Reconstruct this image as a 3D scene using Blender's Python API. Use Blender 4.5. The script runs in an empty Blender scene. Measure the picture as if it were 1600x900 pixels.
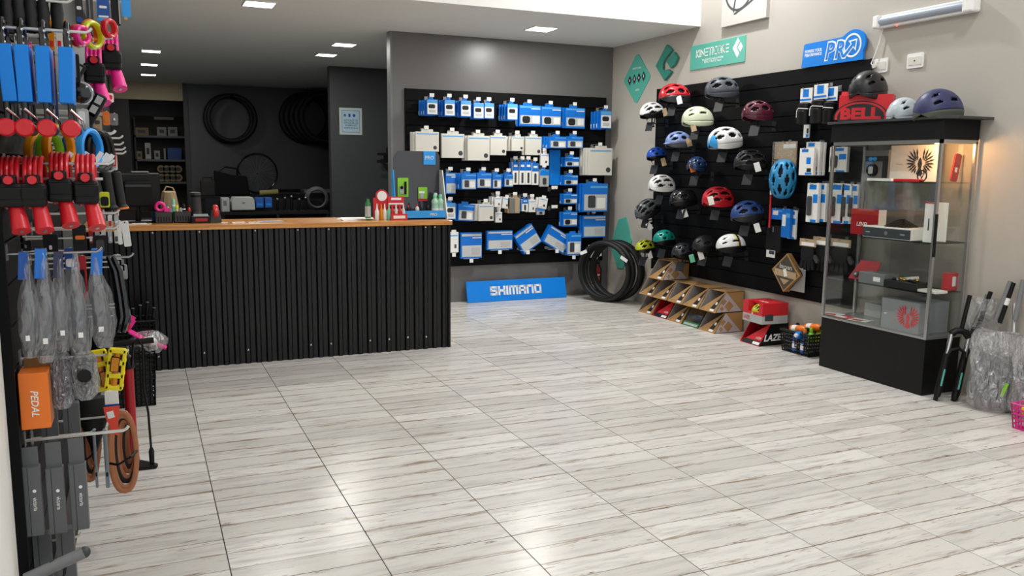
import bpy, bmesh, math, random
from mathutils import Matrix, Vector
random.seed(7)
PI = math.pi
sc = bpy.context.scene
C = sc.collection

# ------------------------------------------------------------------ camera
FPX, YAW, PITCH, ROLL, CAMH = 1311.3, 0.4155, 0.14398, 0.00971, 1.6
fw = Vector((math.sin(YAW)*math.cos(PITCH), math.cos(YAW)*math.cos(PITCH), -math.sin(PITCH)))
ri0 = Vector((math.cos(YAW), -math.sin(YAW), 0)); up0 = ri0.cross(fw)
ri = ri0*math.cos(ROLL) + up0*math.sin(ROLL); up = up0*math.cos(ROLL) - ri0*math.sin(ROLL)
cam_d = bpy.data.cameras.new('camera'); cam = bpy.data.objects.new('camera', cam_d); C.objects.link(cam)
cam_d.sensor_fit = 'HORIZONTAL'; cam_d.sensor_width = 36; cam_d.lens = FPX/1600*36; cam_d.clip_start = 0.02
cam.matrix_world = Matrix(((ri.x, up.x, -fw.x, 0), (ri.y, up.y, -fw.y, 0), (ri.z, up.z, -fw.z, CAMH), (0, 0, 0, 1)))
sc.camera = cam

# ------------------------------------------------------------------ world, exposure, hall lights
w = bpy.data.worlds.new('shop_front_daylight'); sc.world = w; w.use_nodes = True
w.node_tree.nodes['Background'].inputs[0].default_value = (0.93, 0.96, 1.0, 1)
w.node_tree.nodes['Background'].inputs[1].default_value = 0.8
sc.view_settings.view_transform = 'Standard'; sc.view_settings.look = 'None'
sc.view_settings.exposure = 0.14; sc.view_settings.gamma = 1.0; sc.view_settings.use_curve_mapping = False

HALL_Z = 4.6        # high ceiling of the front hall
HALL_LAMPS = [(4.75, 6.4, 72), (4.35, 3.0, 26), (1.9, 5.0, 30), (1.9, 2.2, 30), (4.35, 0.4, 26), (1.9, -0.4, 26)]   # x, y, watt
LOW_Z = 3.06        # low ceiling over the counter and the workshop
LOW_LAMPS = [(1.083, 8.28, .26, 26), (4.0, 8.36, .26, 26), (2.37, 10.545, .25, 18), (2.37, 11.62, .24, 11),
             (0.217, 12.33, .22, 9), (0.212, 14.0, .22, 7), (0.216, 15.6, .22, 7)]
def area_light(name, x, y, z, size, watt, col=(.97, .985, 1)):
    l = bpy.data.lights.new(name, 'AREA'); l.shape = 'SQUARE'; l.size = size; l.energy = watt; l.color = col
    o = bpy.data.objects.new(name, l); o.location = (x, y, z); C.objects.link(o); return o
for (x, y, wt) in HALL_LAMPS: area_light('hall_light', x, y, HALL_Z-.03, .13, wt)
for (x, y, s, wt) in LOW_LAMPS: area_light('downlight_light', x, y, LOW_Z-.016, s*.9, wt, (1, .99, .94))

# ------------------------------------------------------------------ where things stand (a point on a real plane of the room)
def ray(px, py): return ri*((px-800)/FPX) + up*(-(py-450)/FPX) + fw
O = Vector((0, 0, CAMH))
def onY(px, py, Y): d = ray(px, py); return O + d*(Y/d.y)
def onX(px, py, X): d = ray(px, py); return O + d*(X/d.x)
def onZ(px, py, Z=0): d = ray(px, py); return O + d*((Z-CAMH)/d.z)

# ------------------------------------------------------------------ materials
def srgb(c):
    if isinstance(c, str):
        c = [int(c[i:i+2], 16)/255 for i in (0, 2, 4)]
    return tuple(x/12.92 if x <= .04045 else ((x+.055)/1.055)**2.4 for x in c)
MATS = {}
def mat(name, col, rough=.5, metal=0, spec=.5, noise=0, nscale=40, bump=0, emit=0, coat=0, alpha=None, trans=0):
    if name in MATS: return MATS[name]
    m = bpy.data.materials.new(name); m.use_nodes = True; n = m.node_tree.nodes; L = m.node_tree.links
    b = n['Principled BSDF']; c = srgb(col)
    b.inputs['Base Color'].default_value = (*c, 1); b.inputs['Roughness'].default_value = rough
    b.inputs['Metallic'].default_value = metal; b.inputs['Specular IOR Level'].default_value = spec
    if coat: b.inputs['Coat Weight'].default_value = coat; b.inputs['Coat Roughness'].default_value = .08
    if trans: b.inputs['Transmission Weight'].default_value = trans
    if emit: b.inputs['Emission Color'].default_value = (*c, 1); b.inputs['Emission Strength'].default_value = emit
    if noise or bump:
        tc = n.new('ShaderNodeTexCoord'); nt = n.new('ShaderNodeTexNoise')
        nt.inputs['Scale'].default_value = nscale; nt.inputs['Detail'].default_value = 4
        L.new(tc.outputs['Object'], nt.inputs['Vector'])
        if noise:
            mx = n.new('ShaderNodeMix'); mx.data_type = 'RGBA'
            mx.inputs['A'].default_value = (*[x*(1-noise) for x in c], 1); mx.inputs['B'].default_value = (*[min(1, x*(1+noise)) for x in c], 1)
            L.new(nt.outputs['Fac'], mx.inputs['Factor']); L.new(mx.outputs['Result'], b.inputs['Base Color'])
        if bump:
            bp = n.new('ShaderNodeBump'); bp.inputs['Strength'].default_value = bump; bp.inputs['Distance'].default_value = .004
            L.new(nt.outputs['Fac'], bp.inputs['Height']); L.new(bp.outputs['Normal'], b.inputs['Normal'])
    MATS[name] = m; return m
def thin_glass(name, refl=.07, tint=(.93, .97, .95), gloss_rough=.03):
    m = bpy.data.materials.new(name); m.use_nodes = True; n = m.node_tree.nodes; L = m.node_tree.links
    n.remove(n['Principled BSDF']); t = n.new('ShaderNodeBsdfTransparent'); g = n.new('ShaderNodeBsdfGlossy'); x = n.new('ShaderNodeMixShader')
    t.inputs[0].default_value = (*tint, 1); g.inputs['Roughness'].default_value = gloss_rough; x.inputs[0].default_value = refl
    L.new(t.outputs[0], x.inputs[1]); L.new(g.outputs[0], x.inputs[2]); L.new(x.outputs[0], n['Material Output'].inputs[0])
    MATS[name] = m; return m
def plastic_film(name, opac, col, rough=.22, bump=.9, nscale=22, gloss=.2):
    m = bpy.data.materials.new(name); m.use_nodes = True; n = m.node_tree.nodes; L = m.node_tree.links
    n.remove(n['Principled BSDF']); b = n.new('ShaderNodeBsdfDiffuse'); b.inputs[0].default_value = (*srgb(col), 1)
    t = n.new('ShaderNodeBsdfTransparent'); g = n.new('ShaderNodeBsdfGlossy'); g.inputs['Roughness'].default_value = rough
    x = n.new('ShaderNodeMixShader'); x.inputs[0].default_value = opac; y = n.new('ShaderNodeMixShader'); y.inputs[0].default_value = gloss
    tc = n.new('ShaderNodeTexCoord'); nt = n.new('ShaderNodeTexNoise'); nt.inputs['Scale'].default_value = nscale; nt.inputs['Detail'].default_value = 3
    nt.inputs['Distortion'].default_value = 1.2
    mp = n.new('ShaderNodeMapping'); mp.inputs['Scale'].default_value = (1, 1, .45)
    L.new(tc.outputs['Object'], mp.inputs[0]); L.new(mp.outputs[0], nt.inputs['Vector'])
    bp = n.new('ShaderNodeBump'); bp.inputs['Strength'].default_value = bump; bp.inputs['Distance'].default_value = .05
    L.new(nt.outputs['Fac'], bp.inputs['Height']); L.new(bp.outputs['Normal'], g.inputs['Normal']); L.new(bp.outputs['Normal'], b.inputs['Normal'])
    L.new(t.outputs[0], x.inputs[1]); L.new(b.outputs[0], x.inputs[2]); L.new(x.outputs[0], y.inputs[1]); L.new(g.outputs[0], y.inputs[2]); L.new(y.outputs[0], n['Material Output'].inputs[0])
    MATS[name] = m; return m

# ------------------------------------------------------------------ mesh helpers
class MB:
    def __init__(s, M=None): s.v = []; s.f = []; s.M = M or Matrix()
    def add(s, vs, fs):
        k = len(s.v); s.v += [s.M @ Vector(v) for v in vs]; s.f += [tuple(i+k for i in f) for f in fs]; return s
    def box(s, x0, y0, z0, x1, y1, z1):
        return s.add([(x0,y0,z0),(x1,y0,z0),(x1,y1,z0),(x0,y1,z0),(x0,y0,z1),(x1,y0,z1),(x1,y1,z1),(x0,y1,z1)],
                     [(0,3,2,1),(4,5,6,7),(0,1,5,4),(1,2,6,5),(2,3,7,6),(3,0,4,7)])
    def cbox(s, c, d, R=None):
        M0 = s.M; s.M = M0 @ Matrix.Translation(c) @ (R or Matrix()); s.box(-d[0]/2,-d[1]/2,-d[2]/2,d[0]/2,d[1]/2,d[2]/2); s.M = M0; return s
    def quad(s, a, b, c, d): return s.add([a, b, c, d], [(0, 1, 2, 3)])
    def prism(s, poly, z0, z1):                          # outline in x,y; thickness in z
        n = len(poly); vs = [(p[0], p[1], z0) for p in poly] + [(p[0], p[1], z1) for p in poly]
        return s.add(vs, [tuple(range(n-1, -1, -1)), tuple(range(n, 2*n))] + [(i, (i+1) % n, n+(i+1) % n, n+i) for i in range(n)])
    def loft(s, rings, cap=True, close=True):
        n = len(rings[0]); vs = [p for r in rings for p in r]; fs = []
        for i in range(len(rings)-1):
            for j in range(n if close else n-1):
                a = i*n+j; b = i*n+(j+1) % n; fs.append((a, b, b+n, a+n))
        if cap: fs += [tuple(range(n-1, -1, -1)), tuple(range((len(rings)-1)*n, len(rings)*n))]
        return s.add(vs, fs)
    def lathe(s, prof, seg=20, c=(0, 0, 0), ax='z', cap=True):
        rings = []
        for r, h in prof:
            ring = []
            for k in range(seg):
                a = 2*PI*k/seg; p = (r*math.cos(a), r*math.sin(a), h)
                p = {'z': p, 'y': (p[0], p[2], p[1]), 'x': (p[2], p[0], p[1])}[ax]
                ring.append((p[0]+c[0], p[1]+c[1], p[2]+c[2]))
            rings.append(ring)
        return s.loft(rings, cap)
    def cyl(s, a, b, r, seg=12, r2=None):
        return s.tube([a, b], r, seg, r2=r2)
    def tube(s, pts, r, seg=8, closed=False, r2=None, flat=1.0):
        P = [Vector(p) for p in pts]; n = len(P); rings = []; nrm = None
        for i in range(n):
            if closed: t = P[(i+1) % n]-P[i-1]
            else: t = P[min(i+1, n-1)]-P[max(i-1, 0)]
            t.normalize()
            if nrm is None:
                nrm = t.cross(Vector((0, 0, 1)) if abs(t.z) < .9 else Vector((1, 0, 0))).normalized()
            else:
                nrm = (nrm - t*nrm.dot(t)).normalized()
            bn = t.cross(nrm); rr = r if r2 is None else r+(r2-r)*i/max(1, n-1)
            if isinstance(r, (list, tuple)): rr = r[i]
            rings.append([P[i]+nrm*rr*math.cos(2*PI*k/seg)+bn*rr*flat*math.sin(2*PI*k/seg) for k in range(seg)])
        if closed: rings.append(rings[0]); return s.loft(rings, cap=False)
        return s.loft(rings)
    def torus(s, c, R, r, u=(1, 0, 0), v=(0, 0, 1), seg=40, sec=10, squash=1.0):
        u = Vector(u); v = Vector(v); w_ = u.cross(v); rings = []
        for k in range(seg+1):
            a = 2*PI*k/seg; d = u*math.cos(a)+v*math.sin(a)
            rings.append([Vector(c)+d*(R+r*math.cos(2*PI*j/sec))+w_*(r*squash*math.sin(2*PI*j/sec)) for j in range(sec)])
        return s.loft(rings, cap=False)
    def ball(s, c, r, seg=12, rng=8, sc_=(1, 1, 1)):
        rings = []
        for i in range(1, rng):
            a = PI*i/rng; rings.append([(c[0]+r*sc_[0]*math.sin(a)*math.cos(2*PI*k/seg), c[1]+r*sc_[1]*math.sin(a)*math.sin(2*PI*k/seg), c[2]-r*sc_[2]*math.cos(a)) for k in range(seg)])
        return s.loft(rings)
    def build(s, name, m, parent=None, smooth=False, kind=None, bevel=0, label=None):
        me = bpy.data.meshes.new(name); me.from_pydata([tuple(v) for v in s.v], [], s.f); me.validate()
        bm = bmesh.new(); bm.from_mesh(me); bmesh.ops.recalc_face_normals(bm, faces=bm.faces)
        if bevel:
            bmesh.ops.bevel(bm, geom=[e for e in bm.edges if len(e.link_faces) == 2 and e.calc_face_angle(0) > .5], offset=bevel, segments=2, affect='EDGES', profile=.5)
        if smooth:
            for e in bm.edges:
                e.smooth = not (len(e.link_faces) == 2 and e.calc_face_angle(0) > .7)
            for f in bm.faces: f.smooth = True
        bm.to_mesh(me); bm.free()
        me.materials.append(MATS[m] if isinstance(m, str) else m)
        o = bpy.data.objects.new(name, me); C.objects.link(o); o.parent = parent
        if kind: o['kind'] = kind
        if label: o['label'] = label
        return o
def tag(o, label, cat, group=None):
    o['label'] = label; o['category'] = cat
    if group: o['group'] = group
    return o
def thing(name, label, cat, M=None, group=None):
    o = bpy.data.objects.new(name, None); o.empty_display_size = .05; C.objects.link(o)
    if M is not None: o.matrix_world = M if isinstance(M, Matrix) else Matrix.Translation(M)
    return tag(o, label, cat, group)
def frame(o, u, v, n): return Matrix(((u[0], v[0], n[0], o[0]), (u[1], v[1], n[1], o[1]), (u[2], v[2], n[2], o[2]), (0, 0, 0, 1)))
def FB(p): return frame(p, (1, 0, 0), (0, 0, 1), (0, -1, 0))       # faces the camera end: x right, y up, z out
def FR(p): return frame(p, (0, -1, 0), (0, 0, 1), (-1, 0, 0))      # on the right wall
def FL(p): return frame(p, (0, 1, 0), (0, 0, 1), (1, 0, 0))        # on the left wall
def RZ(a): return Matrix.Rotation(a, 4, 'Z')
def RX(a): return Matrix.Rotation(a, 4, 'X')
def RY(a): return Matrix.Rotation(a, 4, 'Y')
def T(x, y, z): return Matrix.Translation((x, y, z))
def dup(o, parent=None):
    c = o.copy(); C.objects.link(c); c.parent = parent
    for ch in list(o.children): dup(ch, c)
    return c
def struct(o): o['kind'] = 'structure'; return o
def rrect(w, h, r, n=4, x=0, y=0):                        # rounded rectangle outline
    p = []
    for cx, cy, a0 in ((w/2-r, h/2-r, 0), (-w/2+r, h/2-r, PI/2), (-w/2+r, -h/2+r, PI), (w/2-r, -h/2+r, 1.5*PI)):
        for k in range(n+1): a = a0+PI/2*k/n; p.append((x+cx+r*math.cos(a), y+cy+r*math.sin(a)))
    return p
def ell(w, h, n=20, x=0, y=0): return [(x+w/2*math.cos(2*PI*k/n), y+h/2*math.sin(2*PI*k/n)) for k in range(n)]
# lettering: built-in font turned into a flat mesh
def text(s, size, m, parent, M=None, w=None, bold=0, shear=0, name='lettering', align='CENTER', ext=.0006, space=1.0):
    cu = bpy.data.curves.new('txt', 'FONT'); cu.body = s; cu.size = size; cu.align_x = align; cu.align_y = 'CENTER'
    cu.resolution_u = 2; cu.offset = bold*size; cu.shear = shear; cu.extrude = ext; cu.space_line = .9; cu.space_character = space
    ob = bpy.data.objects.new('txt', cu); C.objects.link(ob)
    dg = bpy.context.evaluated_depsgraph_get(); me = bpy.data.meshes.new_from_object(ob.evaluated_get(dg))
    bpy.data.objects.remove(ob); bpy.data.curves.remove(cu)
    if w and me.vertices:
        xs = [v.co.x for v in me.vertices]; k = w/max(1e-6, max(xs)-min(xs))
        for v in me.vertices: v.co.x *= k
    if M is not None: me.transform(M)
    me.name = name; me.materials.clear(); me.materials.append(MATS[m]); o = bpy.data.objects.new(name, me); C.objects.link(o); o.parent = parent
    return o
# lettering drawn with strokes of even width (for squared logos); glyph box is 1 high
STROKE = {
 'S': (.8, [[(.8,.96),(.8,1),(0,1),(0,.52),(.8,.52),(.8,0),(0,0),(0,.04)]]), 'H': (.8, [[(0,0),(0,1)],[(.8,0),(.8,1)],[(0,.5),(.8,.5)]]),
 'I': (.0, [[(0,0),(0,1)]]), 'M': (1.1, [[(0,0),(0,1),(1.1,1),(1.1,0)],[(.55,0),(.55,1)]]), 'A': (.8, [[(0,0),(0,1),(.8,1),(.8,0)],[(0,.42),(.8,.42)]]),
 'N': (.8, [[(0,0),(0,1),(.8,1),(.8,0)]]), 'O': (.8, [[(0,0),(0,1),(.8,1),(.8,0),(0,0)]]),
 'K': (.6, [[(0,0),(0,1)],[(.6,1),(.1,.5),(.6,0)]]), 'n': (.75, [[(0,0),(0,1),(.75,0),(.75,1)]]), 'E': (.6, [[(.6,1),(.1,1)],[(.6,.5),(.1,.5)],[(.6,0),(.1,0)]]),
 'T': (.7, [[(0,1),(.7,1)],[(.35,1),(.35,0)]]), 'C': (.65, [[(.65,1),(.15,1),(0,.8),(0,.2),(.15,0),(.65,0)]]), 'R': (.6, [[(0,0),(0,1),(.45,1),(.6,.85),(.6,.6),(.45,.45),(.15,.45),(.6,0)]]),
 'o': (.7, [[(.15,0),(0,.2),(0,.8),(.15,1),(.55,1),(.7,.8),(.7,.2),(.55,0),(.15,0)]]) }
def strokes(s, h, th, gap, m, parent, M=None, name='lettering', shear=0, ext=.0008):
    mb = MB(M or Matrix()); tot = sum(STROKE[c][0] for c in s)*h + gap*(len(s)-1)*h; x = -tot/2
    for c in s:
        wd, lines = STROKE[c]
        for ln in lines:
            for a, b in zip(ln, ln[1:]):
                A = Vector((x+a[0]*h+shear*a[1]*h, (a[1]-.5)*h, 0)); B_ = Vector((x+b[0]*h+shear*b[1]*h, (b[1]-.5)*h, 0)); d = (B_-A).normalized()*th/2; p = Vector((-d.y, d.x, 0))
                mb.prism([(q.x, q.y) for q in (A-d-p, B_+d-p, B_+d+p, A-d+p)], 0, ext)
        x += wd*h + gap*h
    return mb.build(name, m, parent)
# ------------------------------------------------------------------ palette
mat('white_paint', 'f2f0ea', .55, bump=.05, nscale=60); mat('ceiling_paint', 'f0efea', .6, noise=.03, nscale=3)
mat('greige_paint', 'b9b3a9', .5, noise=.03, nscale=4, bump=.08); mat('grey_paint', '6c6a69', .32, noise=.04, nscale=5, bump=.06)
mat('dark_paint', '454849', .45, noise=.05, nscale=5, bump=.05); mat('beige_paint', 'b9aa88', .55); mat('brown_dark', '2d2622', .6)
mat('slat_black', '0c0c0e', .6, spec=.12, noise=.1, nscale=30); mat('slat_back', '0b0b0c', .8, spec=.1); mat('grout', '45423f', .8)
mat('black', '0d0d0e', .42, spec=.3); mat('black_gloss', '101012', .14, coat=.4); mat('black_matte', '111113', .7, spec=.25); mat('rubber', '131314', .62, noise=.15, nscale=60, bump=.2)
mat('dark_grey', '3a3b3d', .5); mat('mid_grey', '77797b', .5); mat('light_grey', 'b5b6b4', .5); mat('white', 'f1f0ec', .45); mat('off_white', 'dcd9cf', .5)
mat('chrome', 'd8d8d8', .18, metal=1); mat('steel', 'a5a7a8', .34, metal=1); mat('alu', 'b9bab8', .3, metal=.9); mat('hook_white', 'd9d8d2', .3, metal=.3)
mat('blue_pack', '1173d4', .35, spec=.5); mat('blue_light', '5aa9e6', .4); mat('blue_deep', '0c4fa3', .4); mat('blue_sign', '0a82e2', .4, spec=.35); mat('sky_blue', '2f9ff0', .4)
mat('print_grey', 'c3c6c6', .4); mat('print_black', '1c1d20', .4); mat('print_dark', '3c4045', .45); mat('navy', '2b3054', .4); mat('red', 'd3202b', .35); mat('red_deep', 'a81620', .38)
mat('red_gloss', 'd1222c', .18, coat=.5); mat('pink', 'f42f96', .35); mat('magenta', 'd6318b', .4); mat('orange', 'f0791f', .4); mat('yellow', 'f0dc10', .35, trans=.0); mat('amber', 'd8860f', .25)
mat('lime', '8bd02f', .4); mat('green', '2f7d48', .45); mat('mint', '7fd7b2', .45); mat('teal', '55b3a0', .42); mat('teal_dark', '2f8a79', .4); mat('fluo', 'd9e021', .35)
mat('cardboard', 'a9804e', .75, noise=.06, nscale=60); mat('cardboard_dark', '9a7444', .8, noise=.06, nscale=60); mat('card_inside', '8d8985', .8); mat('kraft', 'b39b77', .7); mat('tan_strap', 'b0714a', .55, noise=.08, nscale=50)
mat('lamp_glow', 'fffdf2', .5, emit=9); mat('led_red', 'ff3020', .4, emit=6); mat('lamp_diff', 'aab4c2', .25); mat('bag_grey', '44464b', .6, noise=.1, nscale=30)
thin_glass('glass', .06, (.98, .99, .985)); thin_glass('shelf_glass', .12, (.9, .96, .94)); thin_glass('acrylic', .16, (.9, .93, .95), .08)
plastic_film('film', .16, 'e8e9ec', .2, gloss=.24); plastic_film('film_dark', .13, 'c3c6cc', .24, .9, 9, gloss=.16); plastic_film('bubble', .35, 'a9b2c0', .18, 1.0, 60, .28); plastic_film('film_clear', .1, 'e6e7ea', .2, gloss=.14)

def N(nt, typ, **k):
    n = nt.nodes.new(typ)
    for a, b in k.items(): setattr(n, a, b)
    return n
def wood_mat():
    m = bpy.data.materials.new('counter_wood'); m.use_nodes = True; nt = m.node_tree; b = nt.nodes['Principled BSDF']; L = nt.links
    tc = N(nt, 'ShaderNodeTexCoord'); mp = N(nt, 'ShaderNodeMapping'); mp.inputs['Scale'].default_value = (1.2, 9, 30)
    nz = N(nt, 'ShaderNodeTexNoise'); nz.inputs['Scale'].default_value = 2.2; nz.inputs['Detail'].default_value = 6; nz.inputs['Distortion'].default_value = .8
    cr = N(nt, 'ShaderNodeValToRGB'); cr.color_ramp.elements[0].position = .3; cr.color_ramp.elements[0].color = (*srgb('b26a22'), 1)
    cr.color_ramp.elements[1].position = .72; cr.color_ramp.elements[1].color = (*srgb('e0a050'), 1)
    L.new(tc.outputs['Object'], mp.inputs[0]); L.new(mp.outputs[0], nz.inputs['Vector']); L.new(nz.outputs['Fac'], cr.inputs[0]); L.new(cr.outputs[0], b.inputs['Base Color'])
    b.inputs['Roughness'].default_value = .3; b.inputs['Coat Weight'].default_value = .3; MATS['counter_wood'] = m
wood_mat()
TX, TY = .579, .588
def tile_mat():                                           # whitewashed plank print, four planks to a tile
    m = bpy.data.materials.new('floor_tile'); m.use_nodes = True; nt = m.node_tree; b = nt.nodes['Principled BSDF']; L = nt.links
    def mth(op, a, c=None, v=None):
        n = N(nt, 'ShaderNodeMath', operation=op)
        for i, q in enumerate((a, c)):
            if q is None: continue
            if isinstance(q, (int, float)): n.inputs[i].default_value = q
            else: L.new(q, n.inputs[i])
        return n.outputs[0]
    tc = N(nt, 'ShaderNodeTexCoord'); oi = N(nt, 'ShaderNodeObjectInfo'); sx = N(nt, 'ShaderNodeSeparateXYZ'); L.new(tc.outputs['Object'], sx.inputs[0])
    yy = mth('MULTIPLY', mth('ADD', sx.outputs['Y'], TY/2), 4/TY); idx = mth('FLOOR', yy); fr = mth('FRACT', yy)
    seed = mth('ADD', mth('MULTIPLY', oi.outputs['Random'], 37.0), mth('MULTIPLY', idx, 3.17))
    def nz(sx_, sy_, off, scale=1.0, detail=5, dist=0, rough=.6):
        cb = N(nt, 'ShaderNodeCombineXYZ'); L.new(mth('MULTIPLY', sx.outputs['X'], sx_), cb.inputs[0]); L.new(mth('MULTIPLY', sx.outputs['Y'], sy_), cb.inputs[1]); L.new(mth('ADD', seed, off), cb.inputs[2])
        n = N(nt, 'ShaderNodeTexNoise'); n.inputs['Scale'].default_value = scale; n.inputs['Detail'].default_value = detail; n.inputs['Distortion'].default_value = dist; n.inputs['Roughness'].default_value = rough
        L.new(cb.outputs[0], n.inputs['Vector']); return n.outputs['Fac']
    def ramp(v, a, c):
        r = N(nt, 'ShaderNodeMapRange'); r.inputs['From Min'].default_value = a; r.inputs['From Max'].default_value = c; L.new(v, r.inputs['Value']); return r.outputs[0]
    def mix(f, A, B_):
        n = N(nt, 'ShaderNodeMix', data_type='RGBA'); L.new(f, n.inputs['Factor'])
        for k, q in (('A', A), ('B', B_)):
            if isinstance(q, str): n.inputs[k].default_value = (*srgb(q), 1)
            else: L.new(q, n.inputs[k])
        return n.outputs['Result']
    wn = N(nt, 'ShaderNodeTexWhiteNoise', noise_dimensions='1D'); L.new(seed, wn.inputs['W'])
    col = mix(wn.outputs['Value'], 'e0dcd6', 'cac6bf')
    col = mix(ramp(nz(3, 22, 5.0, 1, 4), .48, .8), col, 'aeaca9')                 # soft grey wash
    col = mix(ramp(nz(14, 90, 2.0, 1, 3), .62, .74), col, 'bab3aa')                # fine scratches
    edge = mth('MULTIPLY', mth('ABSOLUTE', mth('SUBTRACT', fr, .5)), 2.0)
    scuff = mth('ADD', nz(3.2, 34, 9.0, 1, 6, .8, .68), mth('MULTIPLY', mth('POWER', edge, 3.0), .13))
    col = mix(ramp(scuff, .61, .71), col, 'a08a74')                                # worn brown patches by the plank edges
    col = mix(ramp(mth('ADD', nz(5, 46, 15.0, 1, 6, 1.0, .7), mth('MULTIPLY', mth('POWER', edge, 3.0), .08)), .635, .71), col, '7d6853')
    line = ramp(edge, .95, .985); col = mix(mth('MULTIPLY', line, .95), col, '8b857d')   # printed plank joints
    L.new(col, b.inputs['Base Color']); b.inputs['Roughness'].default_value = .24; b.inputs['Specular IOR Level'].default_value = .3
    bp = N(nt, 'ShaderNodeBump'); bp.inputs['Strength'].default_value = .12; bp.inputs['Distance'].default_value = .002
    L.new(nz(20, 90, 1.0), bp.inputs['Height']); L.new(bp.outputs['Normal'], b.inputs['Normal']); MATS['floor_tile'] = m
tile_mat()

# ------------------------------------------------------------------ room shell
XR, YB, XL = 5.42, 9.26, -.42
fl = struct(MB().box(XL-.2, -1.5, -.06, 5.6, 20, -.004).build('floor', 'grout'))
tile0 = MB().box(-TX/2+.002, -TY/2+.002, -.008, TX/2-.002, TY/2-.002, 0).build('tile', 'floor_tile', fl, bevel=.0012)
first = True
for i in range(-1, 9):
    for j in range(-4, 8 if i < 4 else 11):
        x = .253+TX*(i+.5); y = 3.18+TY*(j+.5)
        if x+TX/2 < XL or x-TX/2 > XR or y > YB+.2: continue
        t = tile0 if first else tile0.copy()
        if not first: C.objects.link(t); t.parent = fl
        t.location = (x, y, 0); first = False
struct(MB().box(XR, -1.5, 0, XR+.15, YB+.15, HALL_Z+.1).build('wall_right', 'greige_paint'))
struct(MB().box(2.61, YB, 0, XR, YB+.13, LOW_Z).build('wall_back', 'grey_paint'))
struct(MB().box(XL-.15, -1.5, 0, XL, 5.15, HALL_Z+.1).build('wall_left', 'white_paint'))
struct(MB().box(XL-.15, 5.15, 0, XL, 19, LOW_Z).build('wall_workshop_left', 'dark_paint'))
struct(MB().box(XL-.15, 5.15, LOW_Z, XL, 7.49, HALL_Z+.1).build('wall_left_upper', 'white_paint'))
struct(MB().box(XL-.15, 7.61, LOW_Z, 5.57, 19, LOW_Z+.1).build('ceiling_low', 'ceiling_paint'))
struct(MB().box(XL, 7.56, -.004, 2.6, 9.6, 0).build('floor_counter_bounce', 'white'))  # unseen slab, made white to bounce light up to the low ceiling
struct(MB().box(XL, 9.6, -.004, 4.9, 17, 0).build('floor_workshop_low_bounce', 'mid_grey'))  # unseen slab, kept grey so less light bounces onto the far ceiling
struct(MB().box(XL, 7.49, LOW_Z, XR, 7.61, HALL_Z).build('wall_fascia', 'white_paint'))
struct(MB().box(XL-.15, -1.5, HALL_Z, 5.57, 7.6, HALL_Z+.1).build('ceiling_high', 'ceiling_paint'))
struct(MB().box(2.67, 12.9, 0, 4.9, 13.05, LOW_Z).build('wall_partition', 'dark_paint'))
struct(MB().box(4.9, YB+.13, 0, 5.05, 17, LOW_Z).build('wall_workshop_right', 'dark_paint'))
struct(MB().box(.88, 17, 0, 5.05, 17.15, LOW_Z).build('wall_workshop_back', 'dark_paint'))
struct(MB().box(XL, 18.7, 0, 1.9, 18.85, LOW_Z).build('wall_storeroom', 'dark_paint'))
struct(MB().box(1.75, 17.15, 0, 1.9, 18.7, LOW_Z).build('wall_storeroom_right', 'dark_paint'))
struct(MB().box(XL, 17.0, 2.74, .80, 17.15, LOW_Z).build('wall_header', 'beige_paint'))
struct(MB().box(.80, 16.97, 0, .88, 17.16, LOW_Z).build('trim_1', 'dark_grey'))
struct(MB().box(XL, 16.98, 0, -.12, 17.15, 2.74).build('trim_2', 'brown_dark'))
struct(MB().box(2.59, YB-.004, 0, 2.612, YB+.134, LOW_Z).build('trim_3', 'mid_grey'))

def lamp(x, y, z, s, label, grp):
    t = thing('ceiling_light', label, 'lamp', (x, y, z), grp)
    MB().box(-s/2-.012, -s/2-.012, -.012, -s/2, s/2+.012, 0).box(s/2, -s/2-.012, -.012, s/2+.012, s/2+.012, 0).box(-s/2, -s/2-.012, -.012, s/2, -s/2, 0).box(-s/2, s/2, -.012, s/2, s/2+.012, 0).build('frame', 'white', t)
    MB().box(-s/2, -s/2, -.008, s/2, s/2, 0).build('diffuser', 'lamp_glow', t)
names = ['square ceiling downlight nearest the camera, above the left of the counter', 'square ceiling downlight in front of the back wall with the packs', 'larger of two downlights before the dark partition wall',
         'smaller farther downlight beside the dark partition wall', 'nearest of three downlights in a row at far left', 'middle of three downlights in a row at far left', 'farthest of three downlights in a row at far left']
for (x, y, s, wt), nm in zip(LOW_LAMPS, names): lamp(x, y, LOW_Z, s, nm, 'square downlights in the low ceiling')
for k, (x, y, wt) in enumerate(HALL_LAMPS): lamp(x, y, HALL_Z, .3, ['panel light in the high ceiling nearest the fascia by the right wall', 'panel light in the high ceiling above the display case side', 'panel light in the high ceiling before the counter', 'panel light in the high ceiling above the middle of the floor', 'panel light in the high ceiling behind the camera at right', 'panel light in the high ceiling behind the camera at left'][k], 'panel lights in the high hall ceiling')

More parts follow.
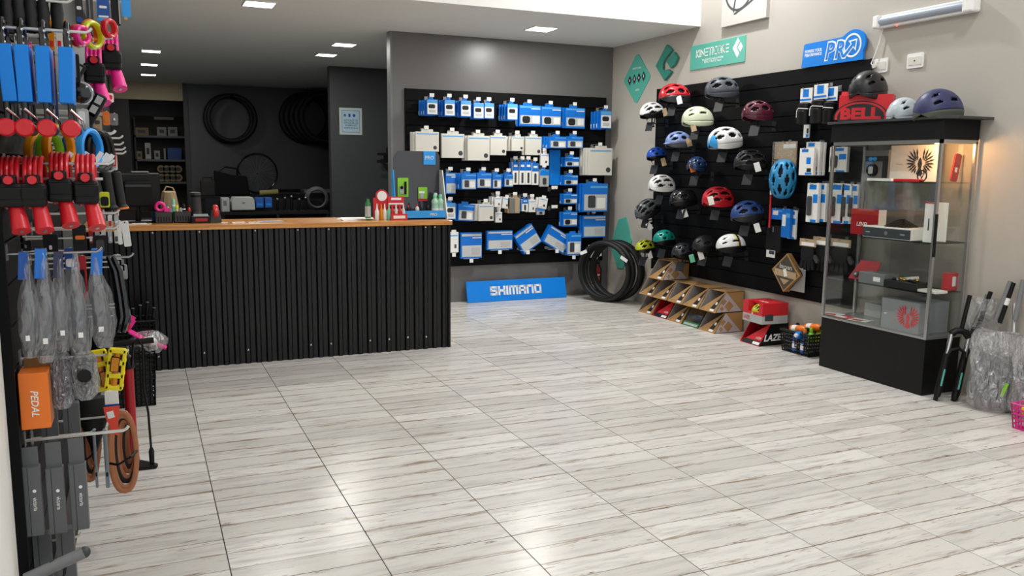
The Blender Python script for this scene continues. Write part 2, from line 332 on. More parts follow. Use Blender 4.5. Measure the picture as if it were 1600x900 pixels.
# ------------------------------------------------------------------ slat walls
def slat_wall(name, M, w, h, n, label):
    t = thing(name, label, 'display panel', M)
    MB().box(0, 0, 0, w, h, .012).build('backing', 'slat_back', t)
    p = h/n; s0 = MB().box(0, .004, .012, w, p-.004, .026).box(0, .012, .002, w, p-.012, .012).build('slat', 'slat_black', t, bevel=.0015)
    for k in range(1, n):
        s = s0.copy(); C.objects.link(s); s.parent = t; s.location = (0, p*k, 0)
    MB().box(-.012, 0, 0, 0, h, .03).box(w, 0, 0, w+.012, h, .03).build('edge_strip', 'slat_black', t)
    return t
BP = YB-.026; RP = XR-.026; LP = XL+.026
slat_wall('slat_wall', FB((2.76, YB, .43)), 2.55, 2.02, 15, 'black slat wall panel on the back wall holding blue and white packs')
slat_wall('slat_wall', FR((XR, 8.21, .44)), 3.04, 2.04, 15, 'black slat wall panel on the right wall holding the helmets')
slat_wall('slat_wall', FL((XL, 2.98, .0)), 2.05, 2.7, 20, 'black slat wall panel at the left edge holding locks and bags')
def hook(M, L, label, tagw=0, r=.0035, tip=.02, m='hook_white', cat='hook', group='slat wall hooks'):
    t = thing('display_hook', label, cat, M, group)
    MB().tube([(0, 0, 0), (0, 0, L-.01), (0, .006, L), (0, tip, L+.006)], r, 6).build('rod', m, t, smooth=True)
    MB().box(-.018, -.02, 0, .018, .03, .004).build('back_plate', 'steel', t)
    if tagw:
        MB().tube([(0, .028, 0), (0, .03, L-.01)], r*.6, 5).build('tag_wire', m, t)
        MB().box(-tagw/2, .012, L-.012, tagw/2, .05, L-.009).build('price_tag', 'white', t)
    return t
# ------------------------------------------------------------------ packs on the back slat wall
def pack_parts(t, st, w, h, d):
    e = .0009
    def pan(n, m, x0, y0, x1, y1, z=e): return MB().box(w*(x0-.5), h*y0, 0, w*(x1-.5), h*y1, z).build(n, m, t)
    def shape(n, m, cx, cy, pw, ph, z=2*e, r=.35):
        MB().prism(rrect(pw*w, ph*h, r*min(pw*w, ph*h), 3, (cx-.5)*w, cy*h), 0, z).build(n, m, t)
    body = {'s': 'blue_pack', 'b': 'blue_pack', 'x': 'blue_pack', 't': 'white', 'w': 'off_white', 'v': 'white', 'c': 'light_grey', 'k': 'kraft', 'l': 'blue_sign', 'r': 'blue_pack'}[st]
    T0 = t; t = MB().box(-w/2, 0, -d, w/2, h, 0).build('body', body, t, bevel=min(.003, d*.2))
    if st in 'sbtcr': MB().prism(rrect(w*.42, .03, .006, 2, -.12*w, h+.012), -.004, -.002).build('hang_tab', 'blue_pack', t)
    elif st in 'wvk': MB().prism(rrect(w*.5, .03, .006, 2, 0, h+.012), -.004, -.002).build('hang_tab', body, t)
    if st == 's':
        pan('header', 'blue_light', .02, .78, .98, .98); pan('white_panel', 'white', .04, .06, .96, .76)
        shape('product_picture', 'print_black', .45, .56, .62, .26); pan('small_print', 'print_grey', .2, .16, .8, .34, 2*e)
    if st == 'b':
        pan('brand_stripe', 'blue_light', .03, .88, .97, .96); pan('white_line', 'white', .55, .82, .97, .86); pan('grey_panel', 'print_grey', .05, .1, .97, .52)
        shape('product_picture', 'print_black', .32, .31, .36, .34); pan('small_print', 'white', .62, .16, .93, .46, 2*e)
    if st == 'x':
        pan('brand_stripe', 'print_grey', .05, .86, .97, .95); pan('white_line', 'white', .55, .78, .97, .82); pan('grey_panel', 'print_grey', .06, .06, .97, .5)
        pan('small_print', 'light_grey', .52, .12, .9, .42, 2*e)
    if st == 't':
        pan('blue_top', 'blue_pack', .0, .62, 1, 1); pan('logo', 'white', .2, .78, .8, .88, 2*e); shape('product_picture', 'print_dark', .5, .3, .34, .46)
    if st in 'w':
        pan('brand_line', 'blue_light', .05, .87, .95, .92); MB().prism(ell(.2*min(w, h), .2*min(w, h), 14, .33*w, .2*h), 0, e).build('product_mark', 'print_dark', t)
    if st == 'v':
        pan('brand_line', 'blue_light', .1, .8, .9, .86); shape('product_mark', 'print_dark', .66, .3, .22, .2)
    if st == 'c': pan('blue_top', 'blue_sign', .03, .66, .97, .98); shape('product', 'dark_grey', .5, .32, .4, .4, .006)
    if st == 'k': pan('clear_window', 'mid_grey', .0, .0, .5, .95)
    if st == 'r':
        pan('header', 'blue_light', .3, .84, .98, .92); pan('white_panel', 'print_grey', .06, .05, .96, .62); shape('product_picture', 'print_dark', .36, .36, .3, .44, 2*e, .2); pan('small_print', 'white', .56, .12, .9, .5, 2*e)
LOOK = {'s': 'small blue and white pack', 'b': 'wide blue carton with picture', 'x': 'large blue box with silver panel', 't': 'tall narrow white and blue pack', 'w': 'plain white carton with blue line',
        'v': 'small white box with dark mark', 'c': 'clear blister pack with blue card', 'k': 'brown card pack', 'l': 'plain blue card strip', 'r': 'blue and grey carton'}
CATP = 'package'
ORD = ['first', 'second', 'third', 'fourth', 'fifth', 'sixth', 'seventh', 'eighth', 'ninth', 'tenth', 'eleventh', 'twelfth', 'thirteenth', 'fourteenth', 'fifteenth', 'sixteenth', 'seventeenth', 'eighteenth']
ROWS = [
 ('top row', [('s',667,155,684,180,3),('s',694.5,155.7,711,182,2),('s',720,157,736,183,2),('s',740,161,756,186,1),('s',757,161,772,186,1),('s',793,162,808.7,188,3),('b',811.7,164,844.7,197.5,1),('b',846,166,876.7,199,0),('b',884,168,913.7,201,1),('s',939,173,955,201.7,3)]),
 ('second row', [('w',649.4,205.4,686,237,2),('w',690,208.5,725.6,247,0),('w',731,211.6,765,251,2),('w',766,211.6,791,242.7,0),('w',799.7,213,818,236,3),('w',821,213,846,242.5,1),('r',859,213,885,231.7,3),('r',886,213,911,231.7,0),('w',921,231,956,274,3)]),
 ('third row', [('x',696.7,270,712,303,0),('r',721,271,744,296,3),('r',745,270,768,294,1),('r',769.7,272,783.4,295,1),('r',788,272,802,292,1),('t',801,253,810,288.5,1),('t',812,253,820.6,288.5,0),('t',821.4,253,830,288.5,0),('t',831.7,255,841.5,289,1),('c',843.7,265,857.6,291.5,0),('v',845,240,857.5,258.7,0),('l',859,234,875,289,0)]),
 ('fourth row', [('s',696.7,317,712,343,1),('r',716,319,741,345,1,-4),('w',748,320,771.5,345,3),('v',773,308,783,323.5,2),('v',785.7,308,796,326,1,-8),('v',774.5,331.5,784.5,347.5,0),('k',798,309,812,333,2),('t',816,311,825,330,2),('v',826.5,312,836.6,331.5,1),('v',842,309,855,326,1,-10),('c',839,326.6,851,335.4,0)]),
 ('right-hand column', [('b',883,245,905,261,1),('b',881.6,273.7,903,289.7,1),('b',880.7,303,902,319,1),('b',880,331.5,902,353.7,1),('r',911,287,949,330.6,2),('x',911,337,946,370.6,1)]),
 ('bottom row', [('v',702,363,716.5,394,1),('x',720,364,753,403,0),('x',761,361,801,389.5,0),('x',809,357,841,390,0,33),('x',852,360,889,388,0,-30),('r',886,365,908,398,0),('v',921,383,940,400,0)]),
]
for rname, items in ROWS:
    for k, it in enumerate(items):
        st, x0, y0, x1, y1, nb = it[:6]; rot = it[6] if len(it) > 6 else 0
        step = .05 if st in 'wvk' else .052
        off = .06 + step*nb + (.05 if nb == 0 else 0)
        if st == 'l': off = .045
        if rname == 'bottom row': off = .13 if not rot else .11
        if rname == 'bottom row' and st == 'r': off = .2
        if rname == 'right-hand column': off = .09+step*nb
        Yf = BP-off
        a = onY(x0, y0, Yf); b = onY(x1, y1, Yf); wd = (b-a).x; ht = abs(a.z-b.z); cx = (a.x+b.x)/2; zb = min(a.z, b.z)
        d = .034 if st in 'wv' else (.05 if st == 'x' else .03)
        if st == 'x' and rot: d = .09
        word = ORD[k]; side = 'from top' if 'column' in rname else 'from left'
        lab = f'{LOOK[st]}, {word} {side} in {rname}, back wall'
        grp = f'packs in the {rname} of the back slat wall'
        t = thing('product_box' if st in 'wvx' else 'product_pack', lab, CATP, FB((cx, Yf, zb+ht/2)) @ RZ(math.radians(rot)) @ T(0, -ht/2, 0), grp)
        pack_parts(t, st, wd, ht, d)
        for q in range(nb):
            jx = random.uniform(-.006, .0)-.012*(q+1); jz = random.uniform(-.006, .004)
            tb = thing('product_box' if st in 'wvx' else 'product_pack', f'{ORD[q+1]} from front on {word} hook {side}, {rname}, {"white carton" if st in "wv" else "blue pack"}', CATP,
                       FB((cx+jx, Yf+step*(q+1), zb+ht/2+jz)) @ RZ(math.radians(rot)) @ T(0, -ht/2, 0), grp)
            bodym = {'w': 'off_white', 'v': 'white', 'k': 'kraft'}.get(st, 'blue_pack')
            MB().box(-wd/2, 0, -d, wd/2, ht, 0).build('body', bodym, tb, bevel=.003)
            if st not in 'wvk':
                MB().box(-wd/2-.0008, ht*.08, -d*.8, -wd/2, ht*.3, -d*.2).build('side_sticker', 'white', tb)
        if st != 'l' and not rot and not (rname == 'bottom row'):
            hook(FB((cx-.04*wd, BP, zb+ht+.016)), off+.012, f'wire hook above {word} pack {side}, {rname}', tagw=.052, r=.0026, tip=.008, group='hooks on the back slat wall')
        elif rname == 'bottom row':
            ts = thing('shelf_bracket', f'small bracket carrying the {word} box {side}, bottom row', 'bracket', FB((cx, BP, zb)), 'brackets on the back slat wall')
            MB().box(-wd*.35, -.006, 0, wd*.35, -.002, off+.004).box(-wd*.35, -.006, 0, wd*.35, .02, .003).build('ledge', 'hook_white', ts)
            MB().box(-.022, -.05, off, .022, -.006, off+.003).build('price_tag', 'white', ts)
for k, (x, y) in enumerate(((867, 297), (867, 327))):
    p = onY(x, y, BP-.16); hook(FB((p.x, BP, p.z)), .16, ('upper' if k == 0 else 'lower')+' empty hook beside the right-hand column of packs', tagw=.08, r=.0026, m='dark_grey', group='hooks on the back slat wall')
p = onY(900, 405, BP-.14); hook(FB((5.08, BP, .49)), .3, 'white hook poking out above the tyres in the corner', r=.006, group='hooks on the back slat wall')

# leaning brand sign on the floor
P = [onY(731, 473, 9.12), onY(885, 464, 9.12), onY(880, 434, 9.2), onY(727, 442, 9.2)]
wS = 1.31; hS = .25; tilt = math.radians(14)
t = thing('brand_sign', 'blue panel sign reading SHIMANO leaning on the back wall', 'sign', T(4.115, 9.13, .004) @ frame((0, 0, 0), (1, 0, 0), (0, 0, 1), (0, -1, 0)) @ RX(-tilt))
MB().box(-wS/2, 0, -.02, wS/2, hS, 0).build('board', 'blue_sign', t, bevel=.002)
strokes('SHIMANO', .084, .025, .44, 'white', t, T(-.02, hS*.5, .0005))
# ------------------------------------------------------------------ helmets
for n_, c_, r_ in (('h_red', 'c4202c', .25), ('h_white', 'e9e8e6', .3), ('h_charcoal', '4a4d55', .45), ('h_cream', 'd6dcbe', .4), ('h_maroon', '5a1f30', .18), ('h_lavender', '7f92c4', .35), ('h_blue', '1f4fb0', .2), ('h_navy', '1f3658', .2),
                   ('h_black', '1d1d1f', .4), ('h_gloss', '202022', .12), ('h_steel', '55575a', .3), ('h_royal', '24437e', .45), ('h_teal', '14877c', .15), ('h_fluo', 'b8c02a', .3), ('h_azure', '2a86b8', .35), ('h_silver', 'b9c4c9', .3), ('h_indigo', '32365e', .45), ('h_olive', '4d5246', .6), ('h_cyan', '3a9fe0', .35), ('h_dark', '2a2b2e', .3)):
    mat(n_, c_, r_, coat=.25 if r_ < .35 else 0)
def vent_fn(style):
    if style == 'road': bands = [(0, 8, ((24, 66), (76, 116), (124, 158))), (27, 7, ((22, 60), (68, 110), (118, 158))), (54, 7, ((30, 72), (82, 124), (132, 160))), (78, 5, ((44, 84), (96, 136)))]
    elif style == 'mtb': bands = [(0, 7, ((40, 76), (94, 138))), (30, 7, ((28, 58), (72, 104), (118, 152))), (60, 8, ((36, 68), (84, 116), (126, 150)))]
    elif style == 'urban': bands = [(28, 4.5, ((40, 68), (104, 134))), (56, 5, ((34, 58), (82, 112)))]
    elif style == 'aero': bands = [(0, 6, ((118, 152),)), (34, 5, ((26, 56), (112, 150))), (62, 5, ((60, 96),))]
    else: bands = [(0, 5, ((50, 72), (104, 126))), (36, 6, ((36, 56), (74, 94), (116, 138))), (66, 6, ((48, 70), (96, 120)))]
    def f(th, ph):
        for c, hw, segs in bands:
            for a, b in segs:
                if a < th < b and abs(abs(ph)-c) < 1.25*hw*max(.25, math.sin(PI*(th-a)/(b-a)))**.6: return True
        return False
    return f
def helmet_surface(L, W, H, k=1.0):
    def P(th, ph):
        t = math.radians(th); p = math.radians(ph); r = max(0, math.sin(t))**.72
        rear = .5-.5*math.cos(t)
        z = H*r*math.cos(p); x = L/2*math.cos(t); y = W/2*r*math.sin(p)*(1.0 if abs(ph) < 90 else .97)
        return Vector((x*k, y*k, z*k + .02*(1-abs(math.cos(t)))*(-1 if abs(ph) > 80 else 0)*0 - .012*rear))
    return P
def helmet(M, style, col, trim, label, s=1.0, tagm='kraft', visor=None, straps=True, stripe=None, front=None, cat='helmet', tagpos=(.10, .05, -.02), group=None):
    t = thing('bike_helmet', label, cat, M, group); L, W, H = .31*s, .215*s, .143*s
    P = helmet_surface(L, W, H); vent = vent_fn(style); TH = list(range(0, 181, 5)); PH = list(range(-110, 111, 5)); parts = {}
    for i in range(len(TH)-1):
        for j in range(len(PH)-1):
            th = TH[i]+2.5; ph = PH[j]+2.5
            if vent(th, ph): continue
            key = 'lower_trim' if (abs(ph) > 92 or (trim and trim != col and abs(ph) > 80)) else 'shell'
            if stripe and key == 'shell' and 100 < th < 122: key = 'stripe_'+str(int((th-100)//5.5))
            if front and key in ('shell', 'lower_trim') and th < 42 and abs(ph) > 25: key = 'front_panel'
            mb = parts.setdefault(key, {})
            mb[(i, j)] = 1
    mm = {'shell': col, 'lower_trim': trim or 'black', 'front_panel': front}
    if stripe:
        for q, c in enumerate(stripe): mm['stripe_'+str(q)] = c
    for key, cells in parts.items():
        idx = {}; vs = []; fs = []
        def vid(i, j):
            if TH[i] in (0, 180): j = 0
            if (i, j) not in idx: idx[(i, j)] = len(vs); vs.append(P(TH[i], PH[j]))
            return idx[(i, j)]
        for (i, j) in cells:
            q = [vid(i, j), vid(i+1, j), vid(i+1, j+1), vid(i, j+1)]; q = list(dict.fromkeys(q))
            if len(q) > 2: fs.append(tuple(q))
        mb = MB(); mb.add(vs, fs); o = mb.build('stripe' if key.startswith('stripe') else key, mm[key], t, smooth=True)
        sd = o.modifiers.new('shell_thickness', 'SOLIDIFY'); sd.thickness = .014*s; sd.offset = 0
    Pl = helmet_surface(L, W, H, .9); rings = [[Pl(th, ph) for ph in range(-100, 101, 10)] for th in range(6, 175, 8)]
    MB().loft(rings, cap=False, close=False).build('liner', 'black_matte', t, smooth=True)
    if visor:
        ring1 = [(L/2*math.cos(a)*.96, W/2*math.sin(a)*.9, .03*s) for a in [math.radians(x) for x in range(-58, 59, 8)]]
        ring2 = [(L/2*math.cos(a)*1.2+.01, W/2*math.sin(a)*.86, .012*s) for a in [math.radians(x) for x in range(-58, 59, 8)]]
        o = MB().loft([ring1, ring2], cap=False, close=False).build('visor', visor, t, smooth=True); o.modifiers.new('thick', 'SOLIDIFY').thickness = .004
    if straps:
        for sd_ in (-1, 1):
            MB().tube([(.06*s, sd_*W*.44, -.005), (.03*s, sd_*W*.36, -.07*s), (.012*s, sd_*.02, -.15*s)], .006, 5, flat=.4).tube([(-.05*s, sd_*W*.44, -.005), (.0, sd_*W*.38, -.05*s), (.03*s, sd_*W*.36, -.07*s)], .006, 5, flat=.4).build('strap', 'black_matte', t)
        MB().cbox((.012*s, 0, -.153*s), (.026, .04, .014)).build('buckle', 'black', t.children[-1])
    if tagm:
        x, y, z = tagpos
        MB(T(x*s, y*s, z*s) @ RZ(-.5) @ RX(.2) @ RY(.2)).box(-.026, -.001, -.085, .026, .001, 0).build('hang_tag', tagm, t)
    return t
mat('card_dark', '2b2c2e', .5)
def bracket(p, z_h, label):
    t = thing('helmet_bracket', label, 'bracket', FR((RP, p.y, p.z-.1)), 'helmet brackets on the right slat wall'); L = RP-p.x
    MB().box(-.03, -.04, 0, .03, .05, .004).box(-.012, -.006, 0, .012, .006, L+.02).build('arm', 'black', t)
    MB().cyl((0, 0, L), (0, z_h+.06, L), .008, 8).build('post', 'black', t)
    MB(T(0, -.0, L+.02) @ RX(-.25)).box(-.065, -.09, 0, .065, .008, .004).build('card_holder', 'card_dark', t)
HEL = [ # centre px, width px, style, colour, trim, heading, tilt, extras, label
 (1054,148,45,'mtb','h_red','h_dark',188,-4,dict(tagm='white',tagpos=(.02,.115,.01)),'glossy red helmet at the top left corner of the slat wall'),
 (1019,173,37,'road','h_white','black',200,-8,dict(tagpos=(-.11,.09,.05)),'white vented helmet with kraft tag, leftmost in upper row'),
 (1128,139,48,'mtb','h_charcoal','h_charcoal',184,-6,dict(tagm=None),'charcoal grey helmet highest on the slat wall'),
 (1090,184,45,'urban','h_cream','h_cream',186,-4,dict(tagpos=(.1,.08,-.02)),'pale cream green helmet with few vents'),
 (1184,175,46,'mtb','h_maroon','h_maroon',190,-4,dict(tagm=None),'dark maroon glossy helmet right of the cream one'),
 (1060,219,38,'mtb','h_lavender','h_charcoal',190,-6,dict(visor='h_lavender',tagpos=(-.06,.12,.05)),'lavender blue helmet with small visor and kraft tag'),
 (1026,240,31,'kids','h_blue','black',205,-4,dict(tagpos=(.0,.12,-.02)),'small glossy blue child helmet at the left edge'),
 (1133,218,50,'mtb','h_white','h_white',186,-8,dict(front='h_cyan',tagm=None),'white helmet with light blue front corner'),
 (1089,256,34,'kids','h_navy','h_navy',215,-4,dict(tagm='orange',tagpos=(.14,.0,.05)),'small navy helmet with orange tag on its front'),
 (1173,252,48,'road','h_black','black',188,-6,dict(tagm='white',tagpos=(.02,.12,.02)),'matte black many-ribbed road helmet'),
 (1034,287,39,'road','h_white','h_white',192,-4,dict(tagm=None),'plain white road helmet above the striped black one'),
 (1068,309,40,'aero','h_gloss','black',190,-8,dict(tagm='white',tagpos=(.03,.04,-.09)),'glossy black smooth aero helmet'),
 (1012,325,39,'road','h_steel','h_black',200,-28,dict(tagm='white',tagpos=(.1,.05,-.1)),'tilted steel grey and black ribbed helmet at left edge'),
 (1122,309,46,'road','h_red','h_red',188,-4,dict(tagm='off_white',tagpos=(.15,.1,.06)),'red road helmet with long vents and pale tag'),
 (1168,332,48,'mtb','h_royal','h_black',188,-8,dict(tagm='white',tagpos=(-.02,.1,-.07)),'matte blue and black helmet at lower right'),
 (1038,371,35,'kids','h_teal','black',205,-4,dict(tagm=None),'small glossy teal child helmet'),
 (1008,384,31,'mtb','h_fluo','h_black',208,-4,dict(tagm='white',tagpos=(.03,.1,-.02)),'black and fluorescent yellow helmet above the tyres'),
 (1067,391,35,'kids','h_dark','black',205,-4,dict(tagm='mint',tagpos=(.0,.14,-.0)),'dark grey small helmet beside the teal one'),
 (1102,381,38,'aero','h_black','black',195,-6,dict(tagm='off_white',tagpos=(.12,.05,-.03)),'matte black helmet left of the rainbow striped one'),
 (1142,381,42,'urban','h_white','black',184,-6,dict(stripe=['fluo','h_dark','h_maroon','h_white'],tagm=None),'white helmet with yellow and dark stripes around it'),
]
for cx, cy, wpx, st, c1, c2, hd, tl, ex, lab in HEL:
    p = onX(cx, cy+5, RP-.2); dep = (p-O).dot(fw); s = wpx*dep/FPX/.29
    ph = p.copy()
    helmet(T(*ph) @ RZ(math.radians(hd-14)) @ RY(math.radians(-tl)), st, c1, c2, lab, s, **ex)
    bracket(p, 0.1, 'bracket under the '+lab)
# helmet hung upright with its crown to the shop
p = onX(1224, 280, RP-.12); zc = Vector((-.8, -.6, 0)); xf = Vector((0, 0, -1)); yc = zc.cross(xf)
helmet(frame(p+Vector((.0, 0, .0)), xf, yc, zc), 'mtb', 'h_azure', 'h_dark', 'azure blue helmet hung vertically with crown facing out', 1.08, straps=False, tagm=None)
p2_ = onX(1222, 250, RP); hook(FR((RP, p2_.y, p2_.z)), .1, 'black hook above the vertically hung azure helmet', m='black', group='hooks on the right slat wall')

# ------------------------------------------------------------------ signs and fittings on the right wall
def wallrect(x0, y0, x1, y1, X): a = onX(x0, y0, X); b = onX(x1, y1, X); return a.y, b.y, a.z, b.z
t = thing('wall_sign', 'teal rectangular sign reading KINETICORE on the right wall', 'sign', FR((XR, 7.19, 2.75)))
MB().box(-.445, -.125, 0, .445, .125, .008).build('board', 'teal', t, bevel=.002)
strokes('KInETICoRE', .07, .011, .26, 'white', t, T(-.075, .035, .0085), shear=.05)
text('INTEGRATED ROTATIONAL\nIMPACT PROTECTION', .028, 'white', t, T(-.06, -.055, .0086))
MB(T(.33, .02, .0082)).prism([(-.075, 0), (0, .095), (.03, .06), (-.012, .008), (-.008, -.01), (.03, -.055), (0, -.095)], 0, .001).prism([(.0, .0), (.045, .05), (.08, 0), (.045, -.045)], 0, .001).build('logo', 'white', t)
t = thing('wall_sign', 'teal diamond sign with four black diamond icons', 'sign', FR((XR, 8.69, 2.635)))
dia = []
for cx, cy, a0, a1 in ((0, .24, 55, 125), (-.235, 0, 145, 215), (0, -.24, 235, 305), (.235, 0, -35, 35)):
    for k in range(5): a = math.radians(a0+(a1-a0)*k/4); dia.append((cx+.05*math.cos(a), cy+.04*math.sin(a)))
MB().prism(dia, 0, .008).build('board', 'teal', t)
for k in range(4):
    MB(T(-.15+.1*k, .008*k-.01, .0085)).prism([(-.042, 0), (0, .06), (.042, 0), (0, -.06)], 0, .001).build('icon', 'print_black', t)
    MB(T(-.15+.1*k, .008*k-.01, .0096)).prism([(-.012, -.02), (.0, .03), (.014, -.004)] if k % 2 else rrect(.02, .03, .008), 0, .0008).build('icon_mark', 'white', t)
text('KINETICORE', .03, 'white', t, T(0, .12, .009), w=.18); text('LAZER', .03, 'white', t, T(.02, -.13, .009), shear=.2)
t = thing('wall_sign', 'raised teal K emblem on the right wall', 'sign', FR((XR, onX(1045, 98, XR).y, onX(1045, 98, XR).z)))
def kz(l): return [((x-428)*.0028, (395-y)*.0015) for x, y in l]
MB().prism(kz([(352,405),(425,266),(464,312),(412,372),(402,395),(402,440),(420,450),(440,445),(464,468),(418,524)]), .004, .035).build('emblem', 'teal_dark', t, bevel=.003)
MB().prism(kz([(428,385),(478,330),(503,372),(486,418),(458,442)]), .004, .035).build('emblem', 'teal_dark', t, bevel=.003)
# leaning teal board behind the tyres
t = thing('leaning_board', 'pale teal diamond board low on the wall behind the tyres', 'sign', FR((XR, 8.93, .0)))
MB().prism([(-.26, .62), (-.08, .96), (.1, 1.0), (.24, .72), (.06, .36), (-.08, .36)], 0, .012).build('board', 'teal', t)
# canvas picture
t = thing('canvas_picture', 'light canvas print of a bicycle hung high on the right wall', 'picture', FR((XR, 6.76, 2.99)))
MB().box(-.33, 0, 0, .33, .55, .04).build('canvas', mat('canvas', 'cfc8c2', .8, noise=.14, nscale=50), t)
MB(T(0, 0, .0405)).torus((-.08, .33, 0), .2, .012, (1, 0, 0), (0, 1, 0), 30, 6, .1).build('wheel_print', 'print_dark', t)
MB(T(0, 0, .0405)).prism([(-.16, .13), (-.14, .11), (-.08, .4), (-.1, .4)], 0, .001).prism([(-.15, .1), (.05, .17), (.33, .28), (.33, .26), (.06, .15), (-.12, .09)], 0, .001).build('frame_print', 'print_dark', t)
MB(T(0, 0, .0405)).prism(rrect(.1, .12, .02, 3, -.28, .44), 0, .001).build('colour_patch', 'kraft', t)
# tube light
a = onX(1368, 35, XR-.05); b = onX(1526, 6, XR-.05); Lh = (a.y-b.y)
t = thing('emergency_light', 'long white tube light with red indicator on the right wall', 'lamp', FR((XR, (a.y+b.y)/2, (a.z+b.z)/2)))
MB().box(-Lh/2+.03, -.05, 0, Lh/2-.03, .045, .05).build('housing', 'white', t, bevel=.006)
MB().loft([[(x, .032*math.cos(q), .05+.035*math.sin(q)) for q in [PI*k/8 for k in range(9)]] for x in (-Lh/2+.05, Lh/2-.08)], close=True).build('diffuser', 'lamp_diff', t, smooth=True)
for sx_, wd in ((-1, .06), (1, .09)): MB().box(sx_*Lh/2-(wd if sx_ > 0 else 0), -.052, 0, sx_*Lh/2+(wd if sx_ < 0 else 0), .048, .088).build('end_cap', 'white', t, bevel=.014)
MB().ball((-Lh/2+.21, -.052, .05), .006).build('indicator', 'led_red', t)
MB().tube([(-Lh/2+.05, -.05, .02), (-Lh/2+.02, -.16, .02), (-Lh/2-.02, -.28, .03), (-Lh/2-.03, -.31, .035), (-Lh/2-.01, -.33, .035)], .004, 6).build('cord', 'white', t)
for cx, cy, lab in ((1376, 103, 'white power socket with plug beside the slat wall top'), (1431, 95, 'blank white wall plate right of the plugged socket')):
    p = onX(cx, cy, XR); t = thing('wall_socket', lab, 'socket', FR(p)); MB().prism(rrect(.15, .11, .012), 0, .01).build('plate', 'white', t, bevel=.002)
    MB().prism(rrect(.12, .06, .006), .01, .014).build('insert', 'off_white', t)
    if cx < 1400: MB().cyl((-.035, .0, .014), (-.035, 0, .04), .018).build('plug', 'off_white', t); MB().cyl((-.06, -.01, .014), (-.06, -.01, .04), .014).build('plug', 'black', t)
    else: MB().cyl((.0, .0, .014), (0, 0, .016), .006).build('port', 'dark_grey', t)
# sign on top of the slat wall
t = thing('brand_sign', 'blue sign reading PRO standing on top of the slat wall', 'sign', FR((XR-.03, 5.57, 2.48)))
poly = [(-.36, 0), (.335, 0)] + [(.22+.13*math.cos(math.radians(q)), .135+.115*math.sin(math.radians(q))) for q in range(-35, 125, 12)] + [(.1, .205), (-.32, .2), (-.34, .19)]
MB().prism(poly, -.01, .01).build('board', 'blue_sign', t)
text('POWERS YOUR\nPERFORMANCE', .036, 'white', t, T(-.225, .115, .0106), w=.2, bold=.02)
for (ch, x, wd) in (('P', -.04, .1), ('R', .075, .105)):
    text(ch, .21, 'white', t, T(x, .1, .0106), bold=.045, shear=.2, w=wd+.03); text(ch, .195, 'blue_sign', t, T(x+.001, .1, .0116), bold=.012, shear=.2, w=wd)
MB(T(0, 0, .0108)).torus((.215, .125, 0), .088, .008, (1, 0, 0), (0, 1, 0), 36, 6, .1).build('lettering', 'white', t)
MB(T(.205, .115, .011) @ RZ(.75)).prism([(-.1, -.022), (.01, -.022), (.01, -.06), (.085, 0), (.01, .06), (.01, .022), (-.1, .022)], 0, .001).build('lettering', 'white', t)
MB(T(.205, .115, .0122) @ RZ(.75)).prism([(-.1, -.012), (.02, -.012), (.02, -.036), (.066, 0), (.02, .036), (.02, .012), (-.1, .012)], 0, .001).build('lettering', 'blue_sign', t)

